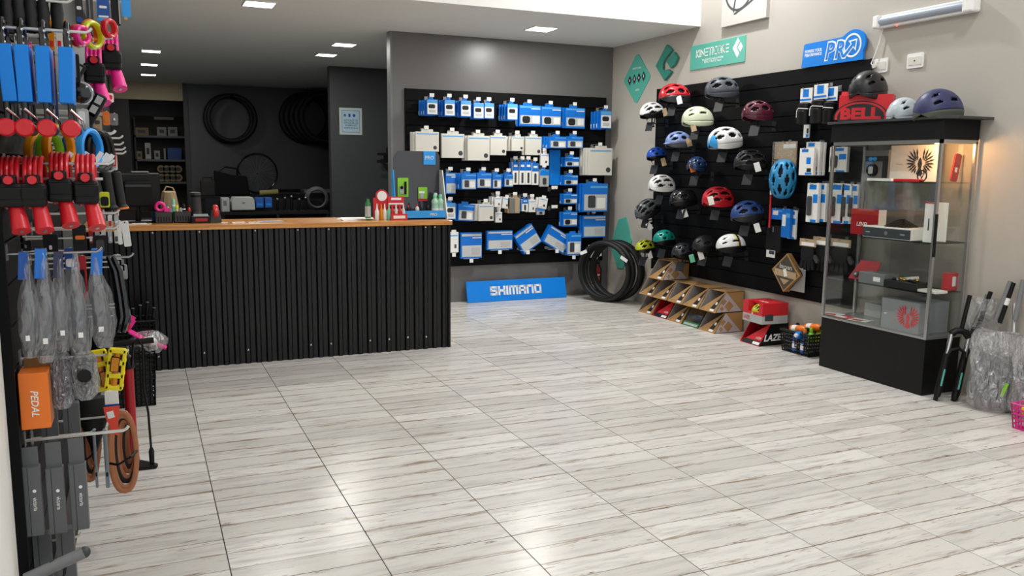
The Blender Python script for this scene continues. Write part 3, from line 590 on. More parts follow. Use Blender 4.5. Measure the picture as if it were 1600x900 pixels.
# ------------------------------------------------------------------ carded accessories at the right end of the slat wall
def carded(x0, y0, x1, y1, off, look, label, kind, d=.03, tagw=0):
    X = RP-off; a = onX(x0, y0, X); b = onX(x1, y1, X); wd = abs(a.y-b.y); ht = abs(a.z-b.z)
    t = thing(look, label, 'package', FR((X, (a.y+b.y)/2, min(a.z, b.z))), 'carded accessories on the right slat wall')
    e = .001
    def pan(n, m, u0, v0, u1, v1, z0=0, z1=e): MB().box(wd*(u0-.5), ht*v0, z0, wd*(u1-.5), ht*v1, z1).build(n, m, t)
    if kind == 'case':
        pan('card', 'white', .1, .62, .98, 1, -.004, 0); pan('blue_square', 'blue_sign', .3, .76, .72, .97); pan('blue_stripe', 'blue_sign', .1, .66, .9, .71)
        r = wd*.4; MB().lathe([(r*.86, 0), (r, .01), (r, ht*.36), (r*.9, ht*.38), (r*.9, ht*.56), (r*.6, ht*.6)], 14, (0, 0, 0), 'y').build('case', 'black', t, smooth=True)
        MB().tube([(-r, ht*.42, r*.4), (0, ht*.44, r*1.08), (r, ht*.42, r*.4)], .004, 5).build('cable', 'white', t); pan('side_label', 'white', .05, .2, .14, .4, r*.4, r*.42)
    elif kind == 'white':
        MB().box(-wd/2, 0, -d, wd/2, ht, 0).build('body', 'white', t, bevel=.002); pan('blue_square', 'blue_sign', .15, .86, .6, .97); pan('blue_block', 'blue_sign', .5, .42, .8, .66); pan('black_block', 'print_black', .55, .12, .85, .26); pan('blue_base', 'blue_sign', .45, .02, .9, .1)
    elif kind == 'tall':
        MB().box(-wd/2, 0, -d, wd/2, ht, 0).build('body', 'white', t, bevel=.002); pan('blue_square', 'blue_sign', .2, .84, .8, .96); MB().prism(rrect(wd*.36, ht*.5, wd*.1, 3, -.2*wd, ht*.42), 0, .012).build('tool', 'print_dark', t); pan('blue_block', 'blue_sign', .55, .5, .95, .72); pan('blue_base', 'blue_sign', .4, .0, .9, .07)
    elif kind == 'kraft':
        MB().box(-wd/2, 0, -.004, wd/2, ht, 0).build('card', 'kraft', t); pan('label', 'white', .4, .78, .95, .92); MB().prism(rrect(wd*1.04, ht*1.02, .01, 3, 0, ht/2), -.004, .02).build('plastic_bag', 'film_clear', t)
    elif kind == 'blue':
        MB().box(-wd/2, 0, -d, wd/2, ht, 0).build('body', 'blue_pack', t, bevel=.002); pan('white_label', 'white', .1, .4, .5, .8); pan('stripe', 'blue_light', .5, .7, .95, .85)
    elif kind == 'pouch':
        MB().prism(rrect(wd, ht*.82, wd*.18, 4, 0, ht*.41), -.03, 0).build('pouch', 'black_matte', t, bevel=.008); pan('card', 'white', .1, -.16, .7, .06); pan('card_picture', 'print_dark', .3, -.06, .65, .05, e, 2*e); pan('zip', 'mid_grey', .45, .62, .52, .78)
    elif kind == 'pump':
        MB().cyl((0, 0, 0), (0, ht, 0), .009, 10).build('barrel', 'red', t, smooth=True); MB().cyl((0, ht*.84, 0), (0, ht, 0), .011, 10).build('sleeve', 'white', t); MB().cyl((0, -.06, 0), (0, .0, 0), .013, 10).build('head', 'black', t)
    elif kind == 'glove':
        pan('header_card', 'kraft', .0, .78, 1, 1, -.004, 0); pan('price_sticker', 'white', .12, .8, .9, .9)
        MB().prism(rrect(wd*.8, ht*.45, wd*.2, 4, 0, ht*.56), -.03, .004).build('palm', 'black_matte', t, bevel=.008)
        for q in range(4): MB(T(-.3*wd+.2*wd*q, ht*.36, -.012) @ RZ(.12*(q-1.5))).prism(rrect(wd*.17, ht*(.34 if q in (1, 2) else .28), wd*.07, 3, 0, -ht*.12), -.012, .012).build('finger', 'black_matte', t)
        MB(T(.42*wd, ht*.5, -.012) @ RZ(.7)).prism(rrect(wd*.17, ht*.26, wd*.07, 3, 0, -ht*.08), -.012, .012).build('thumb', 'dark_grey', t)
    if kind not in ('pouch', 'pump'): hook(FR((RP, (a.y+b.y)/2, max(a.z, b.z)-.012)), off+.03, 'hook for '+label, tagw=tagw, r=.003, m='steel', group='hooks on the right slat wall')
    return t
carded(1249,139,1267,194,.12,'tool_case','black tool case on white and blue card, left of three','case')
carded(1270,133,1291,192,.12,'tool_case','black tool case on white and blue card, middle of three','case')
carded(1288,137,1306,193,.10,'tool_case','black tool case on white and blue card, right of three','case')
carded(1258,160,1264,215,.05,'tool_pack','long thin pack behind the left tool case','white',.01)
carded(1211,222,1243,268,.05,'carded_bag','kraft card in clear bag behind the azure helmet','kraft')
carded(1250,232,1270,274,.14,'tool_pack','front white and blue pack beside the azure helmet','white')
carded(1260,222,1279,274,.09,'tool_pack','middle white and blue pack beside the azure helmet','white')
carded(1270,223,1286,274,.05,'tool_pack','rear white and blue pack beside the azure helmet','white',.02)
carded(1262,286,1276,348,.12,'tool_pack','tall white tool pack left of its neighbour, near the case','tall')
carded(1275,286,1288,347,.07,'tool_pack','tall white tool pack right of its neighbour, near the case','tall')
carded(1206,325,1226,344,.08,'card_pack','light blue and white card below the azure helmet','blue',.004)
carded(1222,326,1233,372,.1,'card_pack','deep blue pack left of two under the azure helmet','blue')
carded(1232,328,1242,374,.06,'card_pack','white edged blue pack right of two under the azure helmet','tall',.02)
carded(1198,342,1218,396,.1,'saddle_bag','black saddle pouch with white card under the red pump','pouch')
carded(1202,294,1205,356,.14,'mini_pump','thin red mini pump hanging by the azure helmet','pump')
carded(1250,372,1272,428,.13,'cycling_glove','black cycling glove on kraft card, left of three','glove')
carded(1271,369,1292,430,.1,'cycling_glove','black cycling glove on kraft card, middle of three','glove')
carded(1297,230,1322,269,.05,'tool_pack','white and blue tool pack seen through the top of the glass case','tall')
carded(1296,286,1316,350,.06,'tool_pack','left tool pack seen through the glass case at mid height','tall')
carded(1316,287,1327,350,.06,'tool_pack','middle tool pack seen through the glass case at mid height','tall',.02)
carded(1327,288,1338,350,.05,'tool_pack','right tool pack seen through the glass case at mid height','tall',.02)
carded(1298,372,1326,432,.07,'cycling_glove','black cycling glove seen through the glass case','glove')
# diamond cards
for k in range(3):
    p = onX(1227+3*k, 426, RP-.13+.045*k)
    t = thing('diamond_card', ['kraft diamond card reading barvan with small price sticker', 'second kraft diamond card behind the printed one', 'rear kraft diamond card against the slat wall'][k], 'package', FR(p) @ RZ(math.radians(45-4+2*k)), 'diamond cards low on the right slat wall')
    MB().box(-.125, -.125, -.012, .125, .125, 0).build('frame', 'cardboard', t)
    if k == 0:
        MB().box(-.112, -.112, 0, .112, .112, .001).build('dark_panel', mat('card_olive', '4c463a', .7), t)
        MB(RZ(-PI/4)).box(-.14, -.04, .001, .14, .02, .002).build('band', 'kraft', t); MB(RZ(-PI/4)).prism([(-.06, -.06), (.06, -.06), (0, -.11)], .001, .002).build('base_triangle', 'kraft', t)
        text('barvan', .06, 'off_white', t, RZ(-PI/4) @ T(0, .052, .002)); MB(RZ(-.4)).box(-.02, -.035, .002, .02, .035, .003).build('price_sticker', 'white', t)
p = onX(1245, 438, RP-.04)
t = thing('leaflet', 'grey leaflet pack hanging behind the diamond cards', 'package', FR(p)); MB().box(-.1, -.1, -.004, .1, .1, 0).build('sheet', 'light_grey', t); MB().box(-.1, .1, -.004, .1, .125, 0).build('header', 'white', t)
# ------------------------------------------------------------------ glass display case
CX0, CX1, CY0, CY1 = 5.035, 5.395, 4.15, 5.16
def emblem(parent, M, s, m, name='emblem'):               # winged bird made of radiating feathers
    mb = MB(M)
    for sd in (-1, 1):
        for k in range(17):
            inner = k > 9; q = k-10 if inner else k; a = math.radians(84-q*(24 if inner else 17.5)); r0 = .1 if inner else .2; r1 = .3 if inner else .54-.022*abs(q-2); w_ = .034
            c0 = Vector((sd*.1, -.02, 0)); d = Vector((sd*math.cos(a), math.sin(a), 0)); p = Vector((-d.y, d.x, 0))
            A = c0+d*r0; B_ = c0+d*((r0+r1)/2); E_ = c0+d*r1
            mb.prism([(q.x*s, q.y*s) for q in (A-p*w_*.3, B_-p*w_, E_, B_+p*w_, A+p*w_*.3)], 0, .0008)
    mb.prism([(x*s, y*s) for x, y in ((-.05, .1), (0, .17), (.05, .1), (.09, -.05), (.05, -.2), (.14, -.38), (0, -.46), (-.14, -.38), (-.05, -.2), (-.09, -.05))], 0, .0008)
    return mb.build(name, m, parent)
t = case = thing('display_case', 'tall glass display case on black base beside the slat wall', 'display case', (0, 0, 0))
MB().box(CX0+.01, CY0+.01, 0, CX1, CY1, .41).build('base', 'black', t, bevel=.004)
MB().box(CX0, CY0, .41, CX1, CY1, .425).build('floor_board', 'alu', t)
for x, y in ((CX0, CY0), (CX0, CY1-.022), (CX1-.022, CY0), (CX1-.022, CY1-.022)): MB().box(x, y, .425, x+.022, y+.022, 1.8).build('post', 'alu', t, bevel=.002)
MB().box(CX0, CY0, 1.785, CX1, CY0+.02, 1.812).box(CX0, CY1-.02, 1.785, CX1, CY1, 1.812).box(CX0, CY0, 1.785, CX0+.02, CY1, 1.812).build('top_rail', 'alu', t)
MB().box(CX0-.004, CY0-.004, 1.812, CX1, CY1+.004, 1.95).build('header', 'black_matte', t, bevel=.002)
MB().prism([(CX0-.03, CY1+.03), (CX0-.03, CY0+.02), (CX0+.03, CY0-.09), (XR-.005, CY0-.09), (XR-.005, CY1+.03)], 1.95, 1.968).build('top_board', 'dark_grey', t, bevel=.002)
for nm, b in (('front_pane', (CX0+.008, CY0+.022, .425, CX0+.012, CY1-.022, 1.79)), ('side_pane', (CX0+.022, CY0+.008, .425, CX1-.022, CY0+.012, 1.79)), ('side_pane', (CX0+.022, CY1-.012, .425, CX1-.022, CY1-.008, 1.79)), ('back_pane', (CX1-.012, CY0+.022, .425, CX1-.008, CY1-.022, 1.79))):
    MB().box(*b).build(nm, 'glass', t)
SZ = [onX(1378, 283, CX0+.02).z, onX(1375, 372, CX0+.02).z, onX(1367, 445, CX0+.02).z]
for z in SZ: MB().box(CX0+.02, CY0+.02, z-.008, CX1-.02, CY1-.02, z).build('shelf', 'shelf_glass', t)
MB().cyl((CX0+.12, CY0+.12, 1.785), (CX0+.12, CY0+.12, 1.812), .03, 14).build('spot_lamp', mat('warm_glow', 'ffb060', .4, emit=14), t)
MB().box(CX0+.0, CY0-.001, 1.0, CX0+.024, CY0+.006, 1.3).build('lock_strip', 'black', t)
l = bpy.data.lights.new('case_spot', 'POINT'); l.energy = 5.0; l.color = (1, .52, .2); l.shadow_soft_size = .03
lo = bpy.data.objects.new('case_spot', l); lo.location = (CX0+.12, CY0+.12, 1.75); C.objects.link(lo)
def cbx(name, x0, y0, x1, y1, z, d, m, label, cat='box', X=None, group='goods in the glass case'):   # box standing on z whose front is at depth X
    X = X or CX0+.06; a = onX(x0, y0, X); b = onX(x1, y1, X); t = thing(name, label, cat, FR((X, (a.y+b.y)/2, z)), group); w_ = abs(a.y-b.y); h_ = abs(a.z-b.z)
    c = MB().box(-w_/2, .0, -d, w_/2, h_, 0).build('carton', m, t, bevel=.002); return c, w_, h_
# top shelf
t, w_, h_ = cbx('light_set', 1352, 232, 1386, 280, SZ[0], .06, 'mid_grey', 'grey and black bike light in window box, top shelf of case', X=CX0+.2)
MB().box(-w_*.45, h_*.62, 0, w_*.5, h_*.8, .002).box(w_*.28, .02, 0, w_*.5, h_*.62, .002).build('black_band', 'print_black', t); MB().cyl((-.02, h_*.34, 0), (-.02, h_*.34, .03), w_*.2, 16).build('light_head', 'black', t)
MB().prism(rrect(w_*.18, w_*.24, .01, 3, -.02, h_*.34), .03, .033).build('lens', 'light_grey', t); MB().prism(ell(w_*.18, w_*.14, 12, -w_*.22, h_*.71), .002, .003).prism(ell(w_*.18, w_*.14, 12, -w_*.05, h_*.71), .002, .003).build('badge', 'sky_blue', t)
t, w_, h_ = cbx('white_box', 1393, 226, 1461, 283, SZ[0], .05, 'white', 'white box with dark winged bird emblem, top shelf of case', X=CX0+.22)
emblem(t, T(w_*.16, h_*.52, .001), h_*.82, 'print_dark'); MB().box(-w_*.36, h_*.47, 0, -w_*.22, h_*.48, .0008).build('small_print', 'mid_grey', t)
t, w_, h_ = cbx('leaflet', 1355, 276, 1392, 281, SZ[0], .1, 'white', 'stack of white leaflets lying on the top shelf', 'leaflet', X=CX0+.03)
t, w_, h_ = cbx('red_box', 1396, 277, 1432, 282, SZ[0], .07, 'red', 'flat red box lying on the top shelf', X=CX0+.03)
t = thing('chain_ring', 'small dark ring standing in front of the emblem box', 'ring', FR((CX0+.06, onX(1441, 270, CX0+.06).y, SZ[0]+.043))); MB().torus((0, 0, 0), .038, .005, (1, 0, 0), (0, 1, 0), 24, 6).build('ring', 'black', t); MB().tube([(-.02, .03, 0), (.0, -.02, .004), (.02, .03, 0)], .004, 6).build('inner_loop', 'black', t)
p = onY(1492, 262, CY0+.12); t = thing('red_lever', 'red plate with white label leaning at the right of the top shelf', 'package', FB((p.x, CY0+.12, SZ[0]+.004)) @ RZ(-.17)); MB().prism(rrect(.065, .2, .02, 3, 0, .1), -.012, 0).build('card', 'red_deep', t); MB().prism(rrect(.022, .035, .004, 2, 0, .085), 0, .001).build('label_patch', 'white', t)
# second shelf
t, w_, h_ = cbx('red_box', 1331, 322, 1371, 365, SZ[1], .08, 'red_deep', 'red box reading LEVEL on the second shelf', X=CX0+.16); text('LEVEL', .045, 'white', t, T(-.02, h_*.4, .001), shear=.15, bold=.01); MB().box(w_/2, 0, -.08, w_/2+.001, h_, 0).build('white_side', 'white', t)
a = onX(1344, 372, CX0+.03); b = onX(1404, 380, CX0+.03)
t = thing('cassette_box', 'flat white box with dark front carrying a sprocket cassette, second shelf', 'box', FR((CX0+.03, (a.y+b.y)/2-.06, SZ[1])), 'goods in the glass case')
MB().box(-.22, 0, -.26, .22, .085, 0).build('carton', 'white', t, bevel=.002); MB().box(-.22, .004, 0, .22, .075, .001).build('dark_front', 'print_dark', t); MB().prism(ell(.03, .03, 12, 0, .04), .001, .002).build('badge', 'mid_grey', t)
for x in (-.17, .15): MB().box(x-.02, .035, .001, x+.02, .042, .002).build('small_print', 'light_grey', t)
for q in range(6): MB().box(.06+.02*q, .0852, -.06-.01*(q % 3), .066+.02*q, .086, -.03).build('small_print', 'print_dark', t)
t2 = thing('cassette', 'stepped dark sprocket cassette lying on the white box', 'sprocket', (CX0+.17, (a.y+b.y)/2-.07, SZ[1]+.087))
for q in range(9):
    r = .115-.0105*q; mb = MB(T(0, 0, .006*q)); n = 30-2*q; mb.prism([((r+(.004 if k % 2 else -.003))*math.cos(PI*k/n), (r+(.004 if k % 2 else -.003))*math.sin(PI*k/n)) for k in range(2*n)], 0, .0035); mb.build('sprocket', 'print_dark' if q % 2 else mat('bronze', '6b5038', .3, metal=.8), t2)
MB().cyl((0, 0, 0), (0, 0, .056), .022, 14).build('core', 'black', t2)
t, w_, h_ = cbx('white_box', 1446, 316, 1458, 380, SZ[1], .02, 'white', 'slim white box standing at the right of the second shelf', X=CX0+.05); MB().box(-.01, h_*.3, 0, .0, h_*.6, .001).build('small_print', 'print_dark', t); MB().box(-w_/2, h_*.97, 0, w_/2, h_, .001).build('red_edge', 'red', t)
t, w_, h_ = cbx('white_box', 1461, 316, 1475, 378, SZ[1], .02, 'white', 'second slim white box behind the corner post, second shelf', X=CX0+.2)
t, w_, h_ = cbx('red_box', 1405, 362, 1445, 378, SZ[1], .06, 'red_deep', 'low red box half hidden behind the cassette box', X=CX0+.3)
# third shelf
p = onX(1342, 414, CX0+.1); t = thing('red_folder', 'open red card leaning back on the third shelf', 'leaflet', FR((CX0+.13, p.y, SZ[2]+.002)) @ RX(-.35)); MB().prism([(-.13, 0), (.12, 0), (.14, .16), (-.06, .16)], -.003, 0).build('card', 'red_deep', t); MB().prism(ell(.05, .05, 14, -.06, .04), 0, .012).build('round_part', 'print_dark', t); MB().prism(ell(.02, .02, 10, -.06, .04), .012, .014).build('hub', 'light_grey', t)
t, w_, h_ = cbx('grey_box', 1342, 423, 1381, 446, SZ[2], .16, 'mid_grey', 'long grey box with white label on the third shelf', X=CX0+.03); MB().box(.02, h_*.3, 0, .085, h_*.7, .001).build('label_patch', 'white', t)
t, w_, h_ = cbx('black_tray', 1381, 433, 1432, 452, SZ[2], .16, 'print_black', 'open black box of golden chain parts on the third shelf', X=CX0+.03)
for q in range(7): MB().ball((-w_*.3+w_*.1*q, h_+.008+.006*(q % 2), -.04-.03*(q % 3)), .016, 8, 6, (1.2, .7, 1)).build('chain_part', mat('gold', 'b98d3f', .3, metal=.8) if q % 2 else MATS['black'], t)
MB(T(-.05, h_, -.1) @ RZ(.2)).box(-.1, 0, -.05, .09, .02, .03).build('paper', 'white', t)
t = thing('cassette', 'black cone shaped cassette behind the grey box', 'sprocket', (CX0+.22, onX(1378, 420, CX0+.22).y, SZ[2]))
for q in range(8): MB().lathe([(.12-.012*q, .008*q), (.12-.012*q, .008*q+.006)], 24).build('sprocket', 'black', t)
p = onY(1486, 440, CY0+.1); t = thing('red_box', 'small upright red box with white label at right of third shelf', 'box', FB((p.x, CY0+.08, SZ[2])), 'goods in the glass case'); MB().box(-.045, 0, -.06, .045, .125, 0).build('carton', 'red', t, bevel=.002); MB().box(-.012, .03, 0, .022, .1, .001).build('label_patch', 'white', t)
t, w_, h_ = cbx('flat_packet', 1432, 447, 1462, 456, SZ[2], .12, 'off_white', 'pale flat packet at right of the third shelf', X=CX0+.04)
# floor of the case
t, w_, h_ = cbx('grey_carton', 1379, 461, 1434, 520, .425, .3, mat('carton_grey', '8b8d90', .45), 'large grey carton with red winged bird emblem at case bottom', X=CX0+.04); emblem(t, T(w_*.22, h_*.5, .001), h_*.82, 'red'); MB().box(-w_*.42, h_*.48, 0, -w_*.36, h_*.51, .001).build('small_print', 'white', t)
for k, (px, m, lab) in enumerate(((1320, 'red', 'red leaflet lying on the case floor'), (1345, 'off_white', 'pale leaflet lying on the case floor'), (1302, 'light_grey', 'grey leaflet lying at left of case floor'))):
    p = onX(px, 495, CX0+.1); t = thing('leaflet', lab, 'leaflet', T(CX0+.1, p.y, .4265+.002*k) @ RZ(.2*k), 'goods in the glass case'); MB().box(-.06, -.08, 0, .06, .08, .002).build('sheet', m, t); MB().box(-.05, -.03, .002, .0, .06, .003).build('print', 'red_deep' if m != 'red' else 'white', t)
t, w_, h_ = cbx('white_note', 1352, 462, 1376, 487, .425, .01, 'light_grey', 'pale card standing at the back of the case floor', X=CX1-.04)

# ------------------------------------------------------------------ on top of the case
ZT = 1.968
wB = .385; hB = .2
t = thing('helmet_box', 'red box reading BELL on top of the display case', 'box', FR((5.115, onX(1351, 180, 5.115).y, ZT)) @ RY(.62))
MB().box(-wB/2, 0, -.16, wB/2, hB, 0).build('carton', 'red', t, bevel=.002)
MB().prism([(x, y) for x, y in ell(wB*1.02, hB*1.24, 40, -.03, hB*.16) if y > 0], 0, .001).build('black_ring', 'print_black', t); MB().prism([(x, y) for x, y in ell(wB*.97, hB*1.16, 40, -.03, hB*.16) if y > 0], .001, .0018).build('red_ring', 'red', t)
MB().prism([(x, y) for x, y in ell(wB*.88, hB*1.02, 40, -.03, hB*.16) if y > 0], .0018, .0026).build('black_field', 'print_black', t)
text('BELL', .115, 'red', t, T(-.035, .055, .003), bold=.05, w=wB*.76)
MB(T(-wB*.4, hB, -.03) @ RX(-.5)).box(-.03, 0, -.002, .03, .035, .002).build('lid_flap', 'red', t)
def top_helmet(cx, cy, wpx, X, hd, tl, zoff, *a, **k):
    p = onX(cx, cy, X); s = wpx*(p-O).dot(fw)/FPX/.275
    return helmet(T(X, p.y, zoff) @ RZ(math.radians(hd)) @ RY(math.radians(tl)), *a, s=s, **k)
top_helmet(1357, 135, 62, 5.2, 200, 8, ZT+hB+.03, 'urban', 'h_black', 'h_black', 'black helmet resting on the red box', tagm=None, straps=False)
top_helmet(1413, 168, 54, CX0+.18, 195, 6, ZT+.032, 'urban', 'h_silver', 'h_silver', 'silver grey helmet on top of the display case', tagm=None, straps=False)
top_helmet(1467, 165, 72, CX0+.14, 185, 4, ZT+.03, 'urban', 'h_indigo', 'h_olive', 'indigo helmet with olive rear on top of the display case', tagm=None, straps=False, visor=None)

# ------------------------------------------------------------------ cardboard helmet boxes by the wall
def kbox(Yr, Z, wd, kind, label, side=False, fx=5.06, grp='cardboard helmet boxes stacked by the right wall', h=.2, dep=.34):
    t = thing('helmet_box', label, 'box', FR((fx, Yr+wd/2, Z)), grp); c, ci, lab = {'card': ('cardboard', 'card_inside', 'print_black'), 'red': ('red', 'red_deep', 'print_black'), 'green': ('black', 'black_matte', 'green')}[kind]
    sl = .125; th = .004
    def prof(x, m, name): MB(T(x, 0, 0) @ RY(PI/2)).prism([(0, 0), (sl, h), (dep, h), (dep, 0)], -th/2, th/2).build(name, m, t)
    prof(wd/2-th/2, 'black' if kind == 'red' else c, 'side_panel'); prof(-wd/2+th/2, c, 'side_panel'); prof(-wd/2+th*1.6, ci, 'inner_side')
    MB().box(-wd/2, 0, -dep, wd/2, th, -.002).build('base_panel', c, t); MB().box(-wd/2, h-th, -dep, wd/2, h, -sl).build('top_panel', c, t); MB().box(-wd/2, 0, -dep, wd/2, h, -dep+th).build('back_panel', c, t)
    S = RX(-math.atan2(sl, h)); Ls = math.hypot(sl, h)
    if kind == 'green':
        MB(S).box(-wd/2, 0, -th, wd/2, Ls*.22, 0).box(-wd/2, Ls*.86, -th, wd/2, Ls, 0).build('front_frame', 'green', t); MB(S).box(-wd/2, Ls*.22, -.003, wd/2, Ls*.86, -.001).build('window', 'acrylic', t); MB(S).box(-wd*.42, Ls*.05, 0, wd*.42, Ls*.15, .001).build('front_print', 'light_grey', t)
    else:
        MB(S).prism([(-wd/2, 0), (wd/2, 0), (wd/2, Ls), (wd/2-.012, Ls)], -th, 0).build('front_flap', c, t)
        if kind == 'card':
            MB(S).prism([(wd*.08, .035), (wd*.34, .035), (wd*.485, Ls*.93), (wd*.4, Ls*.84)], 0, .001).build('label_strip', lab, t); MB(S).box(wd*.1, .012, 0, wd*.34, .034, .0012).build('label_patch', 'white', t)
            MB(S).prism(ell(.03, .035, 10, wd*.3, Ls*.42), .001, .002).build('label_badge', 'white', t); MB(S).box(-wd*.34, .02, 0, -wd*.2, .028, .001).build('stamp', 'cardboard_dark', t)
        else:
            MB(S).box(-wd*.4, .004, 0, wd*.48, .05, .001).build('front_band', 'print_black', t); MB(S).box(wd*.12, .01, .001, wd*.45, .036, .002).build('label_patch', 'white', t); text('LAZER', .03, 'white', t, S @ T(wd*.28, .075, .001), shear=.2, w=wd*.26)
    if side and kind == 'card':
        M2 = T(wd/2+.0006, 0, 0) @ RY(PI/2)
        MB(M2).prism([(.01, .004), (sl, h-.004), (dep*.93, .004)], 0, .001).build('side_print', mat('print_pale', 'b9aeb0', .7), t)
        MB(T(wd/2+.0017, 0, 0) @ RY(PI/2) @ T(.16, .06, 0)).prism([(-.055, 0), (0, .055), (.055, 0), (0, -.055)], 0, .0008).prism([(-.1, .035), (-.06, .075), (-.03, .05), (-.07, .01)], 0, .0008).prism([(-.085, -.05), (-.06, -.025), (-.085, .005), (-.11, -.02)], 0, .0008).build('side_mark', 'cardboard', t)
    if side and kind == 'red': text('LAZER', .085, 'white', t, T(wd/2+.003, .07, -.17) @ RY(PI/2), shear=.25, bold=.03)
    return t
BW = .278; Y_END = 6.56
lv0 = ['card', 'red', 'card', 'green', 'card']; od = ['leftmost', 'second', 'third', 'fourth', 'rightmost']
for k in range(5):
    Y0 = Y_END+BW*(4-k)
    kd = lv0[k]; lab = {'card': f'brown cardboard helmet box, {od[k]} in the bottom row', 'red': 'red helmet box in the bottom row of cardboard boxes', 'green': 'black and green window box in the bottom row'}[kd]
    kbox(Y0+.004, 0.001, BW-.012, kd, lab, side=(k in (4,)))
    kbox(Y0+.004+.004*(k % 2), .204, BW-.012, 'card', f'brown cardboard helmet box, {od[k]} in the middle row', side=(k in (1, 3, 4)))
kbox(onX(1035, 440, 5.06).y, .408, BW, 'card', 'single brown cardboard helmet box on top of the stack', side=True)
helmet(T(5.22, Y_END+.13, .225) @ RZ(PI), 'urban', 'h_white', 'black', 'white helmet inside the rightmost middle cardboard box', .62, tagm=None, straps=False)
# red boxes
kbox(5.925, .001, .27, 'red', 'open red and black box reading LAZER on the floor', side=True, fx=5.07, grp='red helmet boxes by the wall', dep=.33)
t = thing('helmet_box', 'red window box with grey base on the LAZER box', 'box', FR((5.09, 6.06, .203)) @ RY(-.06), 'red helmet boxes by the wall'); w_, h_, d_ = .29, .19, .28
MB().box(-w_/2, 0, -d_, w_/2, .075, 0).build('grey_base', 'light_grey', t, bevel=.002)
MB().box(-w_/2, .075, -d_, w_/2, h_, -.2).box(-w_/2, .075, -.2, -w_*.22, h_, 0).box(w_*.32, .075, -.2, w_/2, h_, 0).box(-w_*.22, .075, -.01, w_*.32, .1, 0).box(-w_*.22, h_-.02, -.2, w_*.32, h_, -.06).build('red_sleeve', 'red', t)
MB().prism([(-w_*.22, .1), (w_*.32, .1), (w_*.32, h_-.02), (-w_*.22, h_-.02)], -.19, -.185).build('dark_inside', 'black_matte', t); text('LAZER', .05, 'red', t, T(-w_*.3, .038, .001), shear=.2, w=.09); text('LAZER', .04, 'white', t, T(w_*.1, h_-.0, -.1) @ RX(-PI/2) @ T(0, 0, .001), w=.12)
MB().box(w_/2, .03, -.12, w_/2+.001, .09, -.03).build('side_picture', 'print_dark', t)
helmet(T(5.19, 6.06, .285) @ RZ(PI*1.05), 'road', 'h_fluo', 'h_white', 'yellow and white helmet inside the red window box', .62, tagm=None, straps=False)

# ------------------------------------------------------------------ baskets
def basket(M, w_, d_, h_, m, label, holes=True, bar=.006):
    t = thing('plastic_basket', label, 'basket', M); k = .88
    def pt(u, v, z): s = k+(1-k)*z/h_; return (u*w_/2*s, v*d_/2*s, z)
    MB().box(-w_/2*k, -d_/2*k, 0, w_/2*k, d_/2*k, .008).build('base', m, t)
    for nm, A, B_ in (('side', (-1, -1), (1, -1)), ('side', (1, -1), (1, 1)), ('side', (1, 1), (-1, 1)), ('side', (-1, 1), (-1, -1))):
        mb = MB(); n = max(5, int((w_ if A[1] == B_[1] else d_)/.028)); L_ = lambda q: (A[0]+(B_[0]-A[0])*q, A[1]+(B_[1]-A[1])*q)
        for q in range(n+1): u, v = L_(q/n); mb.tube([pt(u, v, 0), pt(u, v, h_)], bar*.8, 4)
        nz = max(4, int(h_/.03))
        for q in range(nz+1): z = h_*q/nz; mb.tube([pt(*A, z), pt(*B_, z)], bar*(.8 if q % 3 else 1.1), 4)
        mb.build(nm, m, t)
    MB().tube([pt(-1.03, -1.03, h_), pt(1.03, -1.03, h_), pt(1.03, 1.03, h_), pt(-1.03, 1.03, h_)], .009, 6, closed=True).build('rim', m, t)
    return t
basket(T(5.285, 5.585, 0), .235, .36, .19, 'black', 'black lattice basket of bottles beside the display case', bar=.0095)
def bottle(M, m, cap, label, s=1.0, grp='bottles in the black basket'):
    t = thing('bottle', label, 'bottle', M, grp); MB().lathe([(.028*s, 0), (.033*s, .006), (.033*s, .1*s), (.03*s, .11*s), (.033*s, .12*s), (.033*s, .15*s), (.02*s, .17*s), (.014*s, .18*s)], 16).build('body', m, t, smooth=True)
    MB().lathe([(.016*s, .18*s), (.018*s, .2*s), (.012*s, .215*s)], 12).build('cap', cap, t, smooth=True); MB().lathe([(.0338*s, .03*s), (.0338*s, .085*s)], 16, cap=False).build('wrap_label', 'white' if cap != 'white' else 'sky_blue', t)
for k, (x, y, z, ax, m, cp, lab) in enumerate(((5.22, 5.69, .2, 'l', 'orange', 'black', 'orange bottle lying on top at the left of the basket'), (5.30, 5.6, .225, 'l', 'orange', 'black', 'orange bottle lying on top at the back of the basket'), (5.2, 5.56, .17, 'd', 'blue_sign', 'white', 'blue bottle lying across the middle of the basket'),
        (5.24, 5.47, .03, 'u', 'lime', 'lime', 'lime green bottle standing at the right of the basket'), (5.33, 5.47, .03, 'u', 'fluo', 'lime', 'yellow green bottle standing at the back of the basket'), (5.2, 5.6, .02, 'u', 'blue_deep', 'amber', 'blue bottle with yellow cap standing in the basket'), (5.2, 5.5, .02, 'u', 'blue_deep', 'amber', 'second blue bottle with yellow cap in the basket'), (5.3, 5.7, .03, 'u', 'dark_grey', 'black', 'dark bottle standing at the left of the basket'))):
    M = T(x, y, z) @ {'l': RX(PI/2-.15), 'd': RZ(.5) @ RY(-PI/2+.1) @ T(0, 0, -.1), 'u': Matrix()}[ax]; bottle(M, m, cp, lab, 1.0)
basket(T(5.06, 3.29, 0), .24, .24, .16, 'magenta', 'magenta lattice basket at the right edge of the picture')
